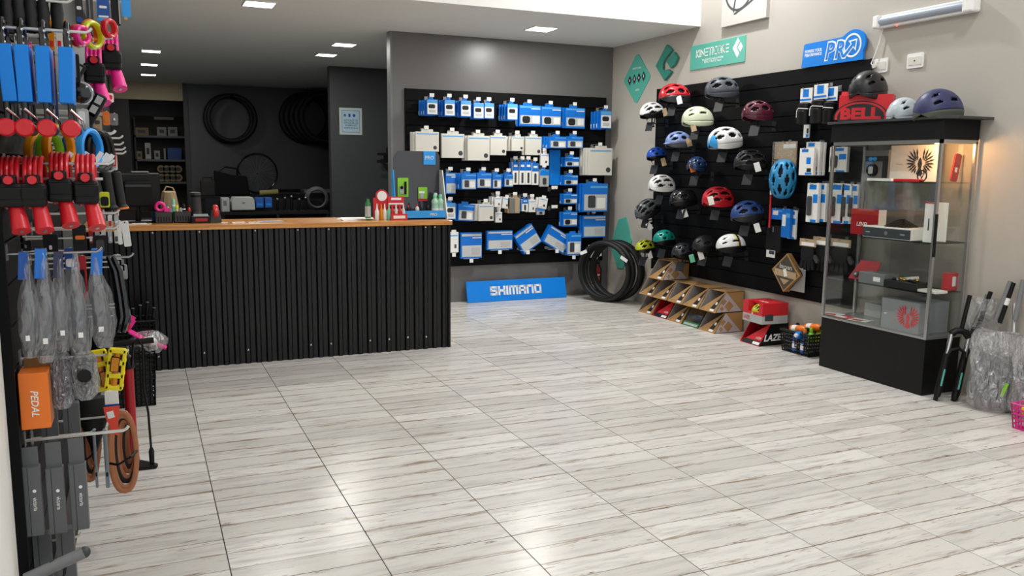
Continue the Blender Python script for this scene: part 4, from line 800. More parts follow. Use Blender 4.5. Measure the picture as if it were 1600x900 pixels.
for k, (dx, dy, m, lab) in enumerate(((-.05, .05, 'yellow', 'yellow ball in the magenta basket'), (.03, .04, 'magenta', 'magenta ball in the magenta basket'), (.0, -.04, 'lime', 'lime ball in the magenta basket'))):
    t = thing('toy_ball', lab, 'ball', (5.06+dx, 3.29+dy, .12), 'balls in the magenta basket'); MB().ball((0, 0, .0), .045, 16, 10).build('ball', m, t, smooth=True); MB().torus((0, 0, 0), .0445, .002, (1, 0, 0), (0, 0, 1), 24, 5).build('seam', 'white', t)
# ------------------------------------------------------------------ tyres in the corner, extinguisher
nv = Vector((-.88, -.475, 0)).normalized(); hv = Vector((-nv.y, nv.x, 0))*-1
def tyre(c, R, r, u, v, label, grp, cat='tyre', knobs=0, squash=1.25):
    t = thing('bicycle_tyre', label, cat, Matrix.Translation(Vector(c)-Vector((0, 0, R+r)) if abs(Vector(v).z) > .5 else c), grp); off = Vector((0, 0, R+r)) if abs(Vector(v).z) > .5 else Vector((0, 0, 0))
    MB().torus(off, R, r, u, v, 56, 12, squash).build('casing', 'rubber', t, smooth=True)
    n = Vector(u).cross(Vector(v))
    for s_ in (-1, 1): MB().torus(off+n*s_*r*squash*.8, R-r*.45, r*.2, u, v, 56, 6).build('bead', 'black', t, smooth=True)
    MB().torus(off, R+r*.8, r*.3, u, v, 56, 6, 2.2).build('tread', 'black_matte', t, smooth=True)
    return t
for k in range(4):
    c = Vector((5.02, 8.66, .372)) - nv*(.07*k)+hv*[0, -.02, -.075, -.06][k]
    tyre(c, .335, .03, hv*1.0, Vector((0, 0, 1)), ['front tyre of the stack standing in the corner', 'second tyre of the stack in the corner', 'third tyre of the stack in the corner', 'rear tyre of the stack in the corner'][k], 'tyres stacked in the corner')
for q, (a, m) in enumerate(((150, 'white'), (38, 'white'))):
    d = hv*math.cos(math.radians(a))+Vector((0, 0, 1))*math.sin(math.radians(a)); c = Vector((5.02, 8.66, .372))+d*.34+nv*.045
    t = thing('price_tag', ['white tag tied to the upper left of the tyre stack', 'white tag tied to the upper right of the tyre stack'][q], 'tag', frame(c, hv, Vector((0, 0, 1)), nv) @ RZ([.5, -.4][q])); MB().box(-.05, -.02, 0, .05, .02, .002).build('card', m, t)
t = thing('fire_extinguisher', 'red fire extinguisher with yellow label standing in the corner behind the tyres', 'extinguisher', (5.13, 9.05, 0))
MB().lathe([(.05, 0), (.055, .01), (.055, .33), (.045, .38), (.02, .4), (.02, .42)], 20).build('cylinder', 'red_deep', t, smooth=True); MB().lathe([(.0555, .06), (.0555, .16)], 20, cap=False).build('label_band', 'off_white', t); MB().lathe([(.0556, .17), (.0556, .25)], 20, cap=False).build('label_band', 'amber', t); MB().lathe([(.0556, .27), (.0556, .29)], 20, cap=False).build('label_band', 'white', t)
MB().box(-.02, -.06, .42, .02, .06, .44).box(-.015, -.08, .45, .015, .05, .465).build('handle', 'black', t); MB().tube([(.0, -.05, .43), (.02, -.09, .36), (.02, -.085, .1)], .01, 8).build('hose', 'black', t)

# ------------------------------------------------------------------ forks and bagged parts by the case
def fork(M, label, leg, stan, steer, stick=None):
    t = thing('suspension_fork', label, 'fork', M, 'forks by the display case')
    for s_ in (-1, 1):
        MB().lathe([(.02, .02), (.024, .05), (.023, .3), (.021, .33)], 14, (s_*.06, 0, 0)).build('lower_leg', leg, t, smooth=True); MB().lathe([(.016, .33), (.016, .47)], 14, (s_*.06, 0, 0)).build('stanchion', stan, t, smooth=True)
        MB().cbox((s_*.06, .012, .012), (.018, .035, .045)).build('dropout', leg, t)
        if stick: MB().cbox((s_*.06, -.0245, .16), (.012, .002, .12)).build('decal', stick, t)
    MB().tube([(-.06, -.012, .31), (-.045, -.022, .36), (0, -.026, .385), (.045, -.022, .36), (.06, -.012, .31)], .012, 8).build('arch', leg, t, smooth=True)
    MB().tube([(-.06, 0, .47), (-.03, 0, .5), (0, 0, .505), (.03, 0, .5), (.06, 0, .47)], .024, 10).build('crown', leg, t, smooth=True); MB().cyl((0, 0, .5), (0, -.01, .76), .0145, 12).build('steerer_tube', steer, t, smooth=True)
    return t
fork(T(5.09, 4.0, .0) @ RZ(-.5) @ RY(.18) @ RX(-.1), 'black suspension fork with teal decal leaning by the display case', 'black', 'chrome', 'black', 'teal')
fork(T(5.24, 3.97, .0) @ RZ(-.4) @ RY(.16) @ RX(-.06), 'second black fork standing behind the first', 'black_matte', 'chrome', 'mid_grey')
def tube_stick(a, b, r, m, label, patch=False):
    A = Vector(a); B_ = Vector(b); t = thing('steerer_tube', label, 'tube', A, 'tubes sticking out of the bags'); d = B_-A; MB().cyl((0, 0, 0), d, r, 14).build('tube', m, t, smooth=True); MB().cyl(d*.995, d*1.005, r*.8, 14).build('bore', 'black', t)
    if patch: MB().cyl(d*.45, d*.62, r*1.04, 14).build('sticker', 'white', t)
def bag(M, w_, d_, h_, label, m='film', fill=True, grp='plastic bags of parts by the display case', seed=1, green=False):
    rnd = random.Random(seed); t = thing('plastic_bag', label, 'bag', M, grp); rings = []
    for i in range(15):
        z = h_*i/14; k = 1-.12*abs(i/14-.4)-(.25 if i == 0 else 0); ring = []
        for j in range(28):
            a = 2*PI*j/28; c, s_ = math.cos(a), math.sin(a); x = math.copysign(abs(c)**.6, c)*w_/2*k; y = math.copysign(abs(s_)**.7, s_)*d_/2*k*(1-.55*(i/14)**2); j_ = rnd.uniform(-.009, .009)
            ring.append((x+j_+.012*math.sin(3*a+i*.7), y+rnd.uniform(-.009, .009)+.02*math.sin(i*.6+j*.5), z+.012*math.sin(j*.9)*(i == 14)))
        rings.append(ring)
    MB().loft(rings, cap=True).build('film', m, t, smooth=True)
    if fill:
        for q in range(3): MB().lathe([(.03, .02), (.034, .05), (.033, h_*.55), (.02, h_*.7)], 12, ((q-1)*w_*.24, rnd.uniform(-.02, .02), 0)).build('wrapped_leg', 'bag_grey', t, smooth=True)
        MB().tube([(-w_*.24, 0, h_*.6), (0, 0, h_*.68), (w_*.24, 0, h_*.6)], .03, 10).build('wrapped_crown', 'bag_grey', t, smooth=True)
    if green: MB().cbox((.06, -d_*.4, .15), (.02, .006, .1), RY(.3)).build('green_sticker', 'lime', t)
bag(T(5.19, 3.72, .003) @ RZ(-.9) @ RX(-.10), .30, .17, .53, 'large crumpled grey plastic bag of fork parts, nearest the case', seed=3, green=True)
bag(T(5.27, 3.47, .003) @ RZ(-1.0) @ RX(-.06), .30, .17, .52, 'second crumpled plastic bag behind the magenta basket', seed=5)
bag(T(5.33, 3.93, .30) @ RZ(-.9), .2, .08, .42, 'thin clear bag between the case and the large grey bag', 'film_clear', False, seed=8)
for a, b, r, m, lab, pt in (((1510,520),(1534,473),.015,'alu','silver tube leaning left above the grey bag',0), ((1518,540),(1548,456),.015,'black','black tube rising behind the silver one',0), ((1556,500),(1579,440),.016,'mid_grey','grey tube at the back above the bags',0), ((1562,505),(1584,442),.014,'black','black tube with white sticker above the bags',1), ((1586,500),(1599,438),.016,'mid_grey','grey tube at the right edge above the bags',0), ((1584,520),(1586,474),.013,'alu','short silver tube beside the right edge',0)):
    Yp = 3.62 if a[0] < 1560 else 3.5; tube_stick(onX(*a, 5.3), onX(*b, 5.36), r, m, lab, pt)
# ------------------------------------------------------------------ counter
ZC = 1.13; CXR = 2.463; CYF = 6.95
t = thing('shop_counter', 'long counter clad in black corrugated sheet with wooden top', 'counter', (0, 0, 0))
pitch = .0835; nr = int((CXR-XL)/pitch); x0 = CXR-nr*pitch; per = 12
i = 0
while i < nr:
    n = min(per, nr-i); prof = []
    for k in range(n):
        xb = x0+(i+k)*pitch; prof += [(xb, 0), (xb+.012, .019), (xb+.036, .019), (xb+.048, 0)]
    prof.append((x0+(i+n)*pitch+.0, 0)); off = .0015*((i//per) % 2)
    mb = MB(); rings = [[(x, CYF-.002-d-off, z) for x, d in prof] for z in (.0, ZC-.042)]; rb = [[(x, CYF-.0005-d-off, z) for x, d in prof] for z in (.0, ZC-.042)]
    mb.loft(rings, cap=False, close=False); o = mb.build('corrugated_sheet', mat('sheet_black', '0f0f11', .3, spec=.4), t); o.modifiers.new('thick', 'SOLIDIFY').thickness = .0015
    i += n
MB().box(CXR-.02, CYF-.024, 0, CXR, CYF+.01, ZC-.04).build('corner_trim', 'black', t)
MB().box(XL+.01, CYF+.002, 0, CXR-.004, CYF+.03, ZC-.042).box(CXR-.03, CYF, 0, CXR-.002, 7.5, ZC-.042).build('carcass', 'black_matte', t)
MB().box(XL+.01, CYF-.04, ZC-.04, CXR+.012, 7.56, ZC).build('wooden_top', 'counter_wood', t, bevel=.003)
for z, xs in ((ZC-.055, (240, 317, 390, 458, 509, 575, 605, 665, 680)), (None, ((250, 557), (323, 551), (395, 546), (480, 539), (512, 537), (575, 532), (605, 530), (635, 527), (665, 526)))):
    for q in xs:
        p = onY(q, 353, CYF-.02) if z else onY(q[0], q[1], CYF-.02); k = round((p.x-x0-.024)/pitch); xx = x0+k*pitch+.024
        MB().lathe([(.009, CYF-.0215), (.008, CYF-.026), (.003, CYF-.029)], 8, (xx, 0, z or p.z), 'y').build('screw', 'chrome', t)
# things on the counter
xm = (onY(190, 300, 7.3).x+onY(246, 300, 7.3).x)/2
t = thing('monitor', 'black point of sale monitor seen from behind on the counter', 'monitor', T(xm-.02, 7.3, ZC) @ RZ(.25)); wM = .34
MB(T(0, 0, .09) @ RX(.08)).box(-wM/2, -.02, 0, wM/2, .02, .3).build('screen_back', 'black', t, bevel=.01)
MB(T(0, 0, .09) @ RX(.08)).box(-wM*.32, -.055, .04, wM*.3, -.02, .24).build('rear_bulge', 'black_matte', t, bevel=.012); MB(T(0, 0, .09) @ RX(.08)).box(-wM*.3, -.058, .2, wM*.26, -.055, .215).build('vent_slot', 'dark_grey', t)
MB().cyl((0, 0, .012), (0, -.01, .14), .022, 10).build('stand', 'black', t); MB().prism(rrect(.22, .16, .03), 0, .014).build('foot', 'black', t)
t = thing('router', 'flat grey box lying on top of the monitor', 'device', T(xm, 7.3, ZC+.392) @ RZ(.25)); MB().box(-.06, -.025, 0, .07, .025, .012).build('body', 'mid_grey', t, bevel=.003); MB().cyl((-.05, 0, .012), (-.05, 0, .016), .006, 8).build('button', 'black', t)
def crate(px0, px1, y, h, m, label, name='parts_bin'):
    a = onY(px0, 342, y).x; b = onY(px1, 342, y).x; t = thing(name, label, 'bin', (a+(b-a)/2, y, ZC)); w_ = (b-a)/2
    mb = MB(); mb.box(-w_, -.0, 0, w_, .006, h).box(-w_, .12, 0, w_, .126, h).box(-w_, 0, 0, -w_+.006, .126, h).box(w_-.006, 0, 0, w_, .126, h).box(-w_, 0, 0, w_, .126, .006); mb.build('shell', m, t)
    for q in range(5): MB().box(-w_*.6+w_*.3*q-.004, -.002, h*.15, -w_*.6+w_*.3*q+.004, 0, h*.6).build('rib', 'black', t)
    return t, a, b
crate(242, 270, 7.16, .085, 'dark_grey', 'left dark grey pen bin on the counter'); crate(272, 300, 7.16, .09, 'dark_grey', 'right dark grey pen bin on the counter')
def item(name, label, cat, px, y, z=ZC, grp=None): return thing(name, label, cat, (onY(px, 340, y).x, y, z), grp)
t = item('tape_dispenser', 'hot pink ring shaped tape roll on the pen bin', 'tape', 251, 7.19, ZC+.088); MB().torus((0, 0, .04), .03, .013, (1, 0, 0), (0, 0, 1), 24, 8, 1.6).build('ring', 'pink', t, smooth=True); MB().box(.03, -.02, 0, .075, .02, .03).build('holder', 'pink', t)
for k, (px, m, h, lab) in enumerate(((263, 'mint', .11, 'mint pen cup item'), (268, 'teal', .09, 'teal marker'), (272, 'mint', .17, 'tall mint green marker'), (277, 'fluo', .12, 'fluorescent yellow marker'), (283, 'light_grey', .1, 'grey pen'), (288, 'black', .13, 'black pen'), (296, 'red', .1, 'red handled tool'))):
    t = item('marker_pen', lab+' standing in the counter bins', 'pen', px, 7.22, ZC+.007, 'pens in the counter bins'); MB().lathe([(.009, 0), (.012, .01), (.012, h*.7), (.013, h*.72), (.012, h), (.005, h+.012)], 10).build('barrel', m, t, smooth=True); MB().lathe([(.0132, h*.72), (.0132, h*.8)], 10).build('ring', 'white', t)
t = item('bag_bundle', 'brown crumpled paper bundle behind the pen bins', 'bag', 266, 7.45); MB(RX(.1)).loft([[(.07*(1-.15*abs(q-2))*math.cos(2*PI*j/14)*(1+.12*math.sin(3*j)), .05*math.sin(2*PI*j/14), .06*q) for j in range(14)] for q in range(5)]).build('paper', 'kraft', t); MB().tube([(-.04, 0, .24), (-.02, 0, .28), (.03, 0, .27), (.05, 0, .22)], .006, 6).build('handle', 'kraft', t)
t = item('spray_bottle', 'blue bottle with thin white nozzle behind the bins', 'bottle', 244, 7.4); MB().lathe([(.03, 0), (.032, .01), (.032, .14), (.012, .17)], 14).build('body', 'blue_deep', t, smooth=True); MB().cyl((0, 0, .17), (0, 0, .29), .006, 8).build('nozzle', 'off_white', t); MB().ball((0, 0, .3), .012).build('tip', 'off_white', t)
t = item('steel_flask', 'tall dark cylinder flask on the counter', 'flask', 307, 7.3); MB().lathe([(.042, 0), (.042, .01), (.04, .2), (.042, .21), (.042, .235), (.02, .24)], 20).build('body', 'dark_grey', t, smooth=True); MB().lathe([(.0425, .2), (.0425, .215)], 20).build('collar', 'black', t)
t = item('card_terminal', 'small black device with red label on the counter', 'device', 313, 7.12); MB().box(-.07, -.05, 0, .07, .05, .055).build('body', 'black', t, bevel=.005); MB().box(-.04, -.051, .015, .05, -.05, .04).build('label_patch', 'red_deep', t); MB(RX(.3)).box(-.05, -.03, .05, .06, .04, .062).build('tray', 'mid_grey', t)
t = item('tape_stand', 'grey stand holding a red tape roll', 'tape', 337, 7.12); MB().prism([(-.045, 0), (.045, 0), (.03, .1), (-.03, .1)], -.03, .03).build('block', 'dark_grey', t); t.children[0].rotation_euler = (PI/2, 0, 0)
MB().torus((0, -.0, .09), .042, .014, (0, 1, 0), (0, 0, 1), 24, 8, 1.5).build('roll', 'red_gloss', t, smooth=True)
for px, y, w_, d_, m, lab in ((217, 7.1, .1, .06, 'white', 'white card lying before the monitor'), (372, 7.05, .1, .05, 'white', 'small white card left of the blue leaflet'), (396, 7.03, .09, .05, 'off_white', 'cream card on the counter'), (422, 7.12, .2, .1, 'light_grey', 'bluish leaflet on the counter'), (350, 7.06, .05, .04, 'off_white', 'crumpled receipt beside the tape stand'), (205, 7.02, .06, .05, 'off_white', 'pale note at the left end of the counter')):
    t = item('paper', lab, 'paper', px, y, ZC+.0005, 'papers on the counter'); MB(RZ(.15)).box(-w_/2, -d_/2, 0, w_/2, d_/2, .006).build('sheet', m, t); MB(RZ(.15)).box(-w_*.3, -d_*.3, .006, w_*.3, d_*.1, .0065).build('print', 'print_grey' if m != 'light_grey' else 'sky_blue', t)
t = item('paper_stack', 'loose stack of white papers in the middle of the counter', 'paper', 553, 7.2, ZC+.0005)
for k in range(4): MB(RZ(.2-.15*k)).box(-.14+.01*k, -.1, .004*k, .16, .08, .004*k+.004).build('sheet', 'white', t)
# oil bottle displays
t = item('oil_display', 'red and white counter card rack of small lube bottles', 'display', 620, 7.1); MB().box(-.07, -.07, 0, .075, .04, .004).build('base', 'red', t); MB().box(-.07, .03, 0, .075, .036, .2).build('back_card', 'red', t); MB().box(-.07, -.072, 0, .075, -.068, .055).build('front_lip', 'red', t); MB().box(-.05, -.073, .015, .055, -.072, .04).build('lip_print', 'white', t)
for z in (.13, .1, .075): MB().box(-.065, .028, z, .07, .03, z+.014).build('checker', 'white' if z != .1 else 'print_black', t)
MB().box(-.04, .0285, .17, .05, .03, .19).build('title_print', 'white', t)
for q in range(4): MB().lathe([(.014, 0), (.014, .08), (.008, .1), (.005, .13)], 10, (-.045+.033*q, -.02, .004)).build('bottle', 'off_white' if q % 2 else 'red', t, smooth=True)
t = item('lube_display', 'red counter card with round white badge and drip bottles', 'display', 597, 7.14); MB().box(-.075, .0, 0, .075, .006, .19).build('back_card', 'red', t); MB(T(0, -.002, .205) @ RX(PI/2)).prism(ell(.11, .11, 24), -.004, .004).build('badge', 'red', t); MB(T(0, -.0062, .205) @ RX(PI/2)).prism(ell(.085, .085, 24), 0, .001).build('badge_disc', 'white', t)
for q, m in enumerate(('white', 'amber', 'white', 'mint')): MB().lathe([(.017, 0), (.018, .005), (.018, .075), (.008, .1), (.004, .14)], 10, (-.052+.034*q, -.03-.012*(q % 2), .0)).build('bottle', m, t, smooth=True)
t = item('lube_bottle', 'tall green lube bottle left of the red displays', 'bottle', 575, 7.12); MB().lathe([(.024, 0), (.025, .005), (.025, .14), (.015, .16), (.015, .18)], 12).build('body', 'green', t, smooth=True); MB().lathe([(.0255, .03), (.0255, .12)], 12).build('wrap_label', 'light_grey', t)
mat('mint_pale', 'a6ccb2', .4)
# acrylic merchandise stand
xa = onY(613, 300, 7.25).x; xb = onY(692, 300, 7.25).x; xc = (xa+xb)/2; wd = xb-xa
t = thing('merchandise_stand', 'dark clear counter stand with blue base, white sides and carded lights', 'display stand', (xc, 7.2, ZC))
hb = onY(650, 236, 7.3).z-ZC
MB(T(0, .1, 0) @ RX(PI/2)).prism([(-wd*.45, 0), (wd*.47, 0), (wd*.47, hb*.93), (wd*.42, hb), (-wd*.36, hb), (-wd*.45, hb*.9)], -.003, .003).build('back_panel', mat('smoked', '3b3b3f', .12, coat=.5), t)
MB().box(-wd*.36, -.1, .0, wd*.44, .09, .012).box(-wd*.36, -.1, .0, wd*.44, -.09, .075).build('tray', 'sky_blue', t); text('PRO', .035, 'white', t, T(wd*.2, -.101, .04) @ RX(PI/2), shear=.2)
MB(T(wd*.47, 0, 0) @ RY(-PI/2) @ RZ(0)).prism([(0, -.12), (.0, .1), (hb*.72, .1), (hb*.72, .02)], -.004, .004).build('side_panel', 'white', t); MB(T(-wd*.47, 0, 0) @ RY(-PI/2)).prism([(.0, -.02), (.0, .1), (hb*.72, .1), (hb*.72, .06)], -.004, .004).build('side_panel', 'sky_blue', t)
MB().box(wd*.14, .088, hb*.8, wd*.38, .09, hb*1.0).build('blue_label', 'sky_blue', t); text('PRO', .05, 'white', t, T(wd*.26, .0875, hb*.9) @ RX(PI/2), w=wd*.17)
for k, (x, z, w_, h_, lab) in enumerate(((-.27, .46, .1, .17, 'green carded bike light with black torch on the stand'), (.12, .36, .085, .125, 'green and red carded pack on the stand'))):
    c = thing('carded_light', lab, 'package', FB((xc+x*wd, 7.2+.085, ZC+hb*z)), 'carded packs on the counter stand'); MB().prism(rrect(w_, h_, .008), -.003, 0).build('card', 'lime', c); MB().prism(rrect(w_*.36, h_*.42, .01, 3, -w_*.14, -h_*.12), 0, .01).build('blister', 'light_grey', c)
    if k == 0: MB().cyl((w_*.2, -h_*.35, .012), (w_*.2, h_*.3, .012), .01, 10).build('torch', 'black', c); MB().ball((-w_*.14, 0, .012), .015).build('lamp_head', 'black', c)
    else: MB().box(-w_/2, -h_/2, 0, w_/2, -h_*.34, .001).build('red_base', 'red', c); MB().box(-w_*.4, h_*.05, 0, w_*.2, h_*.2, .001).build('print', 'white', c)
for k, (x, m, cp, s_, lab) in enumerate(((-.24, 'black', 'red', .5, 'black bottle with red cap on the stand tray'), (-.07, 'off_white', 'red', .55, 'white jar with wide red cap on the stand tray'), (.14, 'black', 'black', .6, 'small black bottle on the stand tray'), (.28, 'mint_pale', 'mint', .95, 'green bottle with mint cap, left of two on the tray'), (.39, 'mint_pale', 'mint', .95, 'green bottle with mint cap, right of two on the tray'), (.33, 'lime', 'white', 1.0, 'lime bottle behind the two green bottles'))):
    bottle(T(xc+x*wd, 7.2-.03+.05*(k == 5), ZC+.013), m, cp, lab, s_, 'bottles on the counter stand')
# ------------------------------------------------------------------ workshop behind the counter
def wheel(M, R, label, grp=None):
    t = thing('bicycle_wheel', label, 'wheel', M, grp); MB().torus((0, 0, 0), R, .018, (1, 0, 0), (0, 1, 0), 48, 8, .9).build('rim', 'black_gloss', t, smooth=True); MB().cyl((0, 0, -.05), (0, 0, .05), .022, 12).build('hub', 'dark_grey', t)
    for k in range(20): a = 2*PI*k/20; MB().cyl((.02*math.cos(a+.5), .02*math.sin(a+.5), .03*(-1)**k), (R*math.cos(a), R*math.sin(a), 0), .0022, 4).build('spoke', 'mid_grey', t)
p = onY(359, 185, 16.75); R = 77/2*(p-O).dot(fw)/FPX
tyre((p.x, 16.88, p.z), R*.9, R*.1, (1, 0, 0), (0, 0, 1), 'round black tyre hung flat on the workshop wall', 'tyres on the workshop wall')
tyre((p.x+.04, 16.70, p.z), R*.9, R*.08, (1, 0, 0), (0, 0, 1), 'second tyre hung in front of the flat one', 'tyres on the workshop wall')
for k, (px, lab) in enumerate(((359, 'hook holding the flat hung tyres on the workshop wall'), (485, 'hook holding the tyre stack beside the partition'))): q = onY(px, 152, 16.98); hook(FB((q.x, 17, q.z)), .5, lab, r=.012, m='black', group='workshop wall hooks')
for k in range(5):
    q = onY(492, 183, 16.4); tyre((q.x-.1+.075*k, 16.9-.11*k, q.z), .44, .05, (1, 0, 0), (0, 0, 1), f'{["rear", "fourth", "third", "second", "front"][k]} tyre of the wall stack beside the partition', 'tyres in the wall stack')
# workbench
t = thing('workbench', 'dark workbench along the workshop back wall', 'table', (0, 0, 0)); ZW = 1.04
MB().box(.95, 15.6, ZW-.05, 4.6, 16.6, ZW).build('top', 'black', t)
for x in (1.0, 2.7, 4.5):
    for y in (15.7, 16.5): MB().box(x-.03, y-.03, 0, x+.03, y+.03, ZW-.05).build('leg', 'black', t)
MB().box(.95, 16.0, .5, 4.6, 16.6, .53).build('lower_shelf', 'black_matte', t)
q = onY(402, 271, 16.1); wheel(FB((q.x, 16.1, q.z)), 30*(q-O).dot(fw)/FPX, 'black road wheel standing on the workbench')
t = thing('black_case', 'black soft case standing on the workbench before the wheel', 'bag', T(onY(362, 300, 15.9).x, 15.9, ZW)); MB(RX(PI/2)).prism([(-.3, 0), (.3, 0), (.26, .34), (.0, .36), (-.28, .44)], -.15, .15).build('body', 'black_matte', t, bevel=.02); MB().tube([(-.2, 0, .43), (-.1, 0, .5), (.1, 0, .47), (.16, 0, .36)], .015, 6).build('handle', 'black', t)
t = thing('tool_box', 'dark toolbox at the left end of the workbench', 'box', T(onY(325, 300, 15.9).x, 15.9, ZW)); MB().box(-.12, -.12, 0, .12, .12, .26).build('body', 'brown_dark', t, bevel=.01); MB().tube([(-.08, 0, .26), (-.07, 0, .31), (.07, 0, .31), (.08, 0, .26)], .01, 6).build('handle', 'black', t)
t = thing('foam_roll', 'pale yellow roll lying on the workbench below the wheel', 'roll', T(onY(420, 300, 15.7).x, 15.68, ZW+.045)); MB().cyl((-.16, 0, 0), (.16, 0, .02), .045, 12).build('roll', mat('pale_yellow', 'b9b578', .6), t, smooth=True); MB().cyl((.158, 0, .02), (.164, 0, .02), .02, 10).build('core', 'cardboard_dark', t)
for k, (px, w_, m, lab) in enumerate(((448, .3, 'black_gloss', 'long dark helmet box with glints on the workbench'), (493, .28, 'mid_grey', 'grey metal bracket at right of the workbench'))):
    t = thing('bench_part', lab, 'part', T(onY(px, 300, 15.75).x, 15.75, ZW)); MB().loft([[(x, .08*math.cos(a), .05+.06*math.sin(a)) for a in [PI*j/6 for j in range(7)]] for x in (-w_, -w_*.5, w_*.6, w_)]).build('shell', m, t, smooth=True); MB().cbox((w_*.6, -.085, .03), (.05, .01, .03)).build('clip', 'chrome', t)
# white machine and bins between counter and workbench
Yw = 12.2
def floorbox(name, px0, py0, px1, py1, Y, dep, m, label, cat, cut=None):
    a = onY(px0, py0, Y); b = onY(px1, py1, Y); t = thing(name, label, cat, T((a.x+b.x)/2, Y, 0)); w_ = (b.x-a.x)/2
    return t, w_, a.z, b.z
t = thing('low_rack', 'low dark rack behind the counter holding small parts', 'rack', (0, 0, 0)); zr = onY(420, 330, 12.2).z
a = onY(345, 330, 12.2).x; b = onY(512, 330, 12.2).x
MB().box(a, 12.1, zr-.04, b, 12.6, zr).box(a, 12.55, 0, b, 12.6, zr+.14).build('shelf', 'black_matte', t); [MB().box(x, 12.12, 0, x+.04, 12.58, zr-.04).build('leg', 'black', t) for x in (a, (a+b)/2, b-.04)]
def rackitem(name, px0, px1, h, m, label, cat, d=.2):
    x0 = onY(px0, 330, 12.3).x; x1 = onY(px1, 330, 12.3).x; t = thing(name, label, cat, T((x0+x1)/2, 12.3, zr), 'things on the low rack'); w_ = (x1-x0)/2
    return t, w_
t, w_ = rackitem('printer', 361, 397, .2, 'white', 'pale grey printer on the low rack', 'printer'); MB(RX(PI/2)).prism([(-w_, .02), (w_, .02), (w_*.95, .16), (w_*.8, .2), (-w_*.85, .2), (-w_, .14)], -.14, .14).build('body', 'light_grey', t, bevel=.01); MB().box(-w_*.1, -.143, .11, w_*.15, -.14, .13).build('badge', 'mid_grey', t)
t, w_ = rackitem('grey_carton', 346, 358, .2, 'light_grey', 'small pale carton left of the printer', 'box'); MB().box(-w_, -.1, 0, w_, .1, .19).build('carton', 'light_grey', t, bevel=.004); MB().box(-w_*.6, -.101, .08, w_*.3, -.1, .15).build('print', 'mid_grey', t)
for k, (a_, b_) in enumerate(((399, 411), (413, 424))):
    t, w_ = rackitem('blue_bin', a_, b_, .2, 'blue_deep', ['left', 'right'][k]+' small blue parts bin on the low rack', 'bin'); MB().box(-w_, -.1, .05, w_, .1, .19).build('body', 'blue_deep', t, bevel=.004); MB().box(-w_*.7, -.102, .08, w_*.7, -.1, .11).build('lip', 'blue_sign', t)
for k, px in enumerate((434, 444, 456, 466, 478)):
    t, w_ = rackitem('hand_tool', px-3, px+3, .2, 'black', f'{ORD[k]} dark hand tool right of the blue bins', 'tool'); MB().cyl((0, 0, 0), (.02*(k % 2), 0, .14+.02*(k % 3)), .02, 8).build('handle', 'black', t); MB().ball((.02*(k % 2), -.01, .16+.02*(k % 3)), .018).build('head', 'chrome' if k % 2 else 'steel', t)
t, w_ = rackitem('coiled_hose', 486, 506, .3, 'black', 'dark coiled hose at the right of the low rack', 'hose')
for k in range(3): MB().torus((0, .02*k, .17), .13+.012*k, .018, (1, 0, 0), (0, 0, 1), 28, 8).build('coil', 'dark_grey', t, smooth=True)
# storeroom shelving
t = thing('storeroom_shelf', 'dim shelving unit with boxes in the storeroom', 'shelf', (0, 0, 0)); SY = 18.2; SZs = [onY(250, y, SY).z for y in (212, 249, 284)]; xa = onY(211, 240, SY).x; xb = onY(286, 240, SY).x+.1
for z in SZs+[.5]: MB().box(xa, SY, z-.04, xb, SY+.45, z).build('shelf_board', 'mid_grey', t)
for x in (xa, xb-.03): MB().box(x, SY, 0, x+.03, SY+.45, SZs[0]+.35).build('upright', 'dark_grey', t)
MB().box(xa, SY+.45, 0, xb, SY+.47, SZs[0]+.4).build('back_panel', 'brown_dark', t)
def shelfbox(px0, px1, py, lev, m, label, dark=True):
    x0 = onY(px0, 240, SY).x; x1 = onY(px1, 240, SY).x; h = onY(px0, py, SY).z-SZs[lev]; t = thing('stored_box', label, 'box', T((x0+x1)/2, SY+.05, SZs[lev]), 'boxes on the storeroom shelf'); w_ = (x1-x0)/2
    MB().box(-w_, 0, 0, w_, .25, h).build('carton', m, t, bevel=.004)
    if dark: MB().box(-w_*.5, -.002, h*.3, w_*.5, 0, h*.7).build('picture', 'print_black', t)
for k, a_ in enumerate(((212, 234, 199, 0, 'kraft'), (247, 262, 198, 0, 'light_grey'), (264, 279, 198, 0, 'light_grey'), (227, 236, 223, 1, 'off_white'), (241, 250, 235, 1, 'light_grey'), (213, 222, 236, 1, 'kraft'), (256, 259, 232, 1, 'light_grey'), (262, 284, 231, 1, 'blue_deep'))):
    shelfbox(*a_, f'{["brown", "left pale", "right pale", "white", "grey", "small brown", "thin grey", "wide blue"][k]} carton on the {"upper" if a_[3] == 0 else "middle"} storeroom shelf', k not in (6, 7))
for k in range(8):
    px = 252+(k % 4)*9; z = SZs[2]+(.0 if k < 4 else .17); t = thing('stored_roll', f'{ORD[k]} rolled carton end on the lower storeroom shelf', 'roll', T(onY(px, 270, SY).x, SY+.05, z+.08), 'rolls on the storeroom shelf'); MB().lathe([(.075, 0), (.075, .3)], 14, (0, 0, 0), 'y').build('roll', 'kraft', t, smooth=True); MB().lathe([(.04, -.003), (.04, 0)], 12, (0, 0, 0), 'y').build('core', 'dark_grey', t)
t = thing('wall_lamp', 'small switched off tube lamp on the storeroom wall', 'lamp', FB((onY(256, 185, 18.65).x, 18.7, onY(256, 185, 18.65).z))); MB().box(-.2, -.03, 0, .2, .05, .06).build('housing', 'dark_grey', t); MB().box(-.18, -.025, .06, .18, .025, .08).build('tube', 'off_white', t)
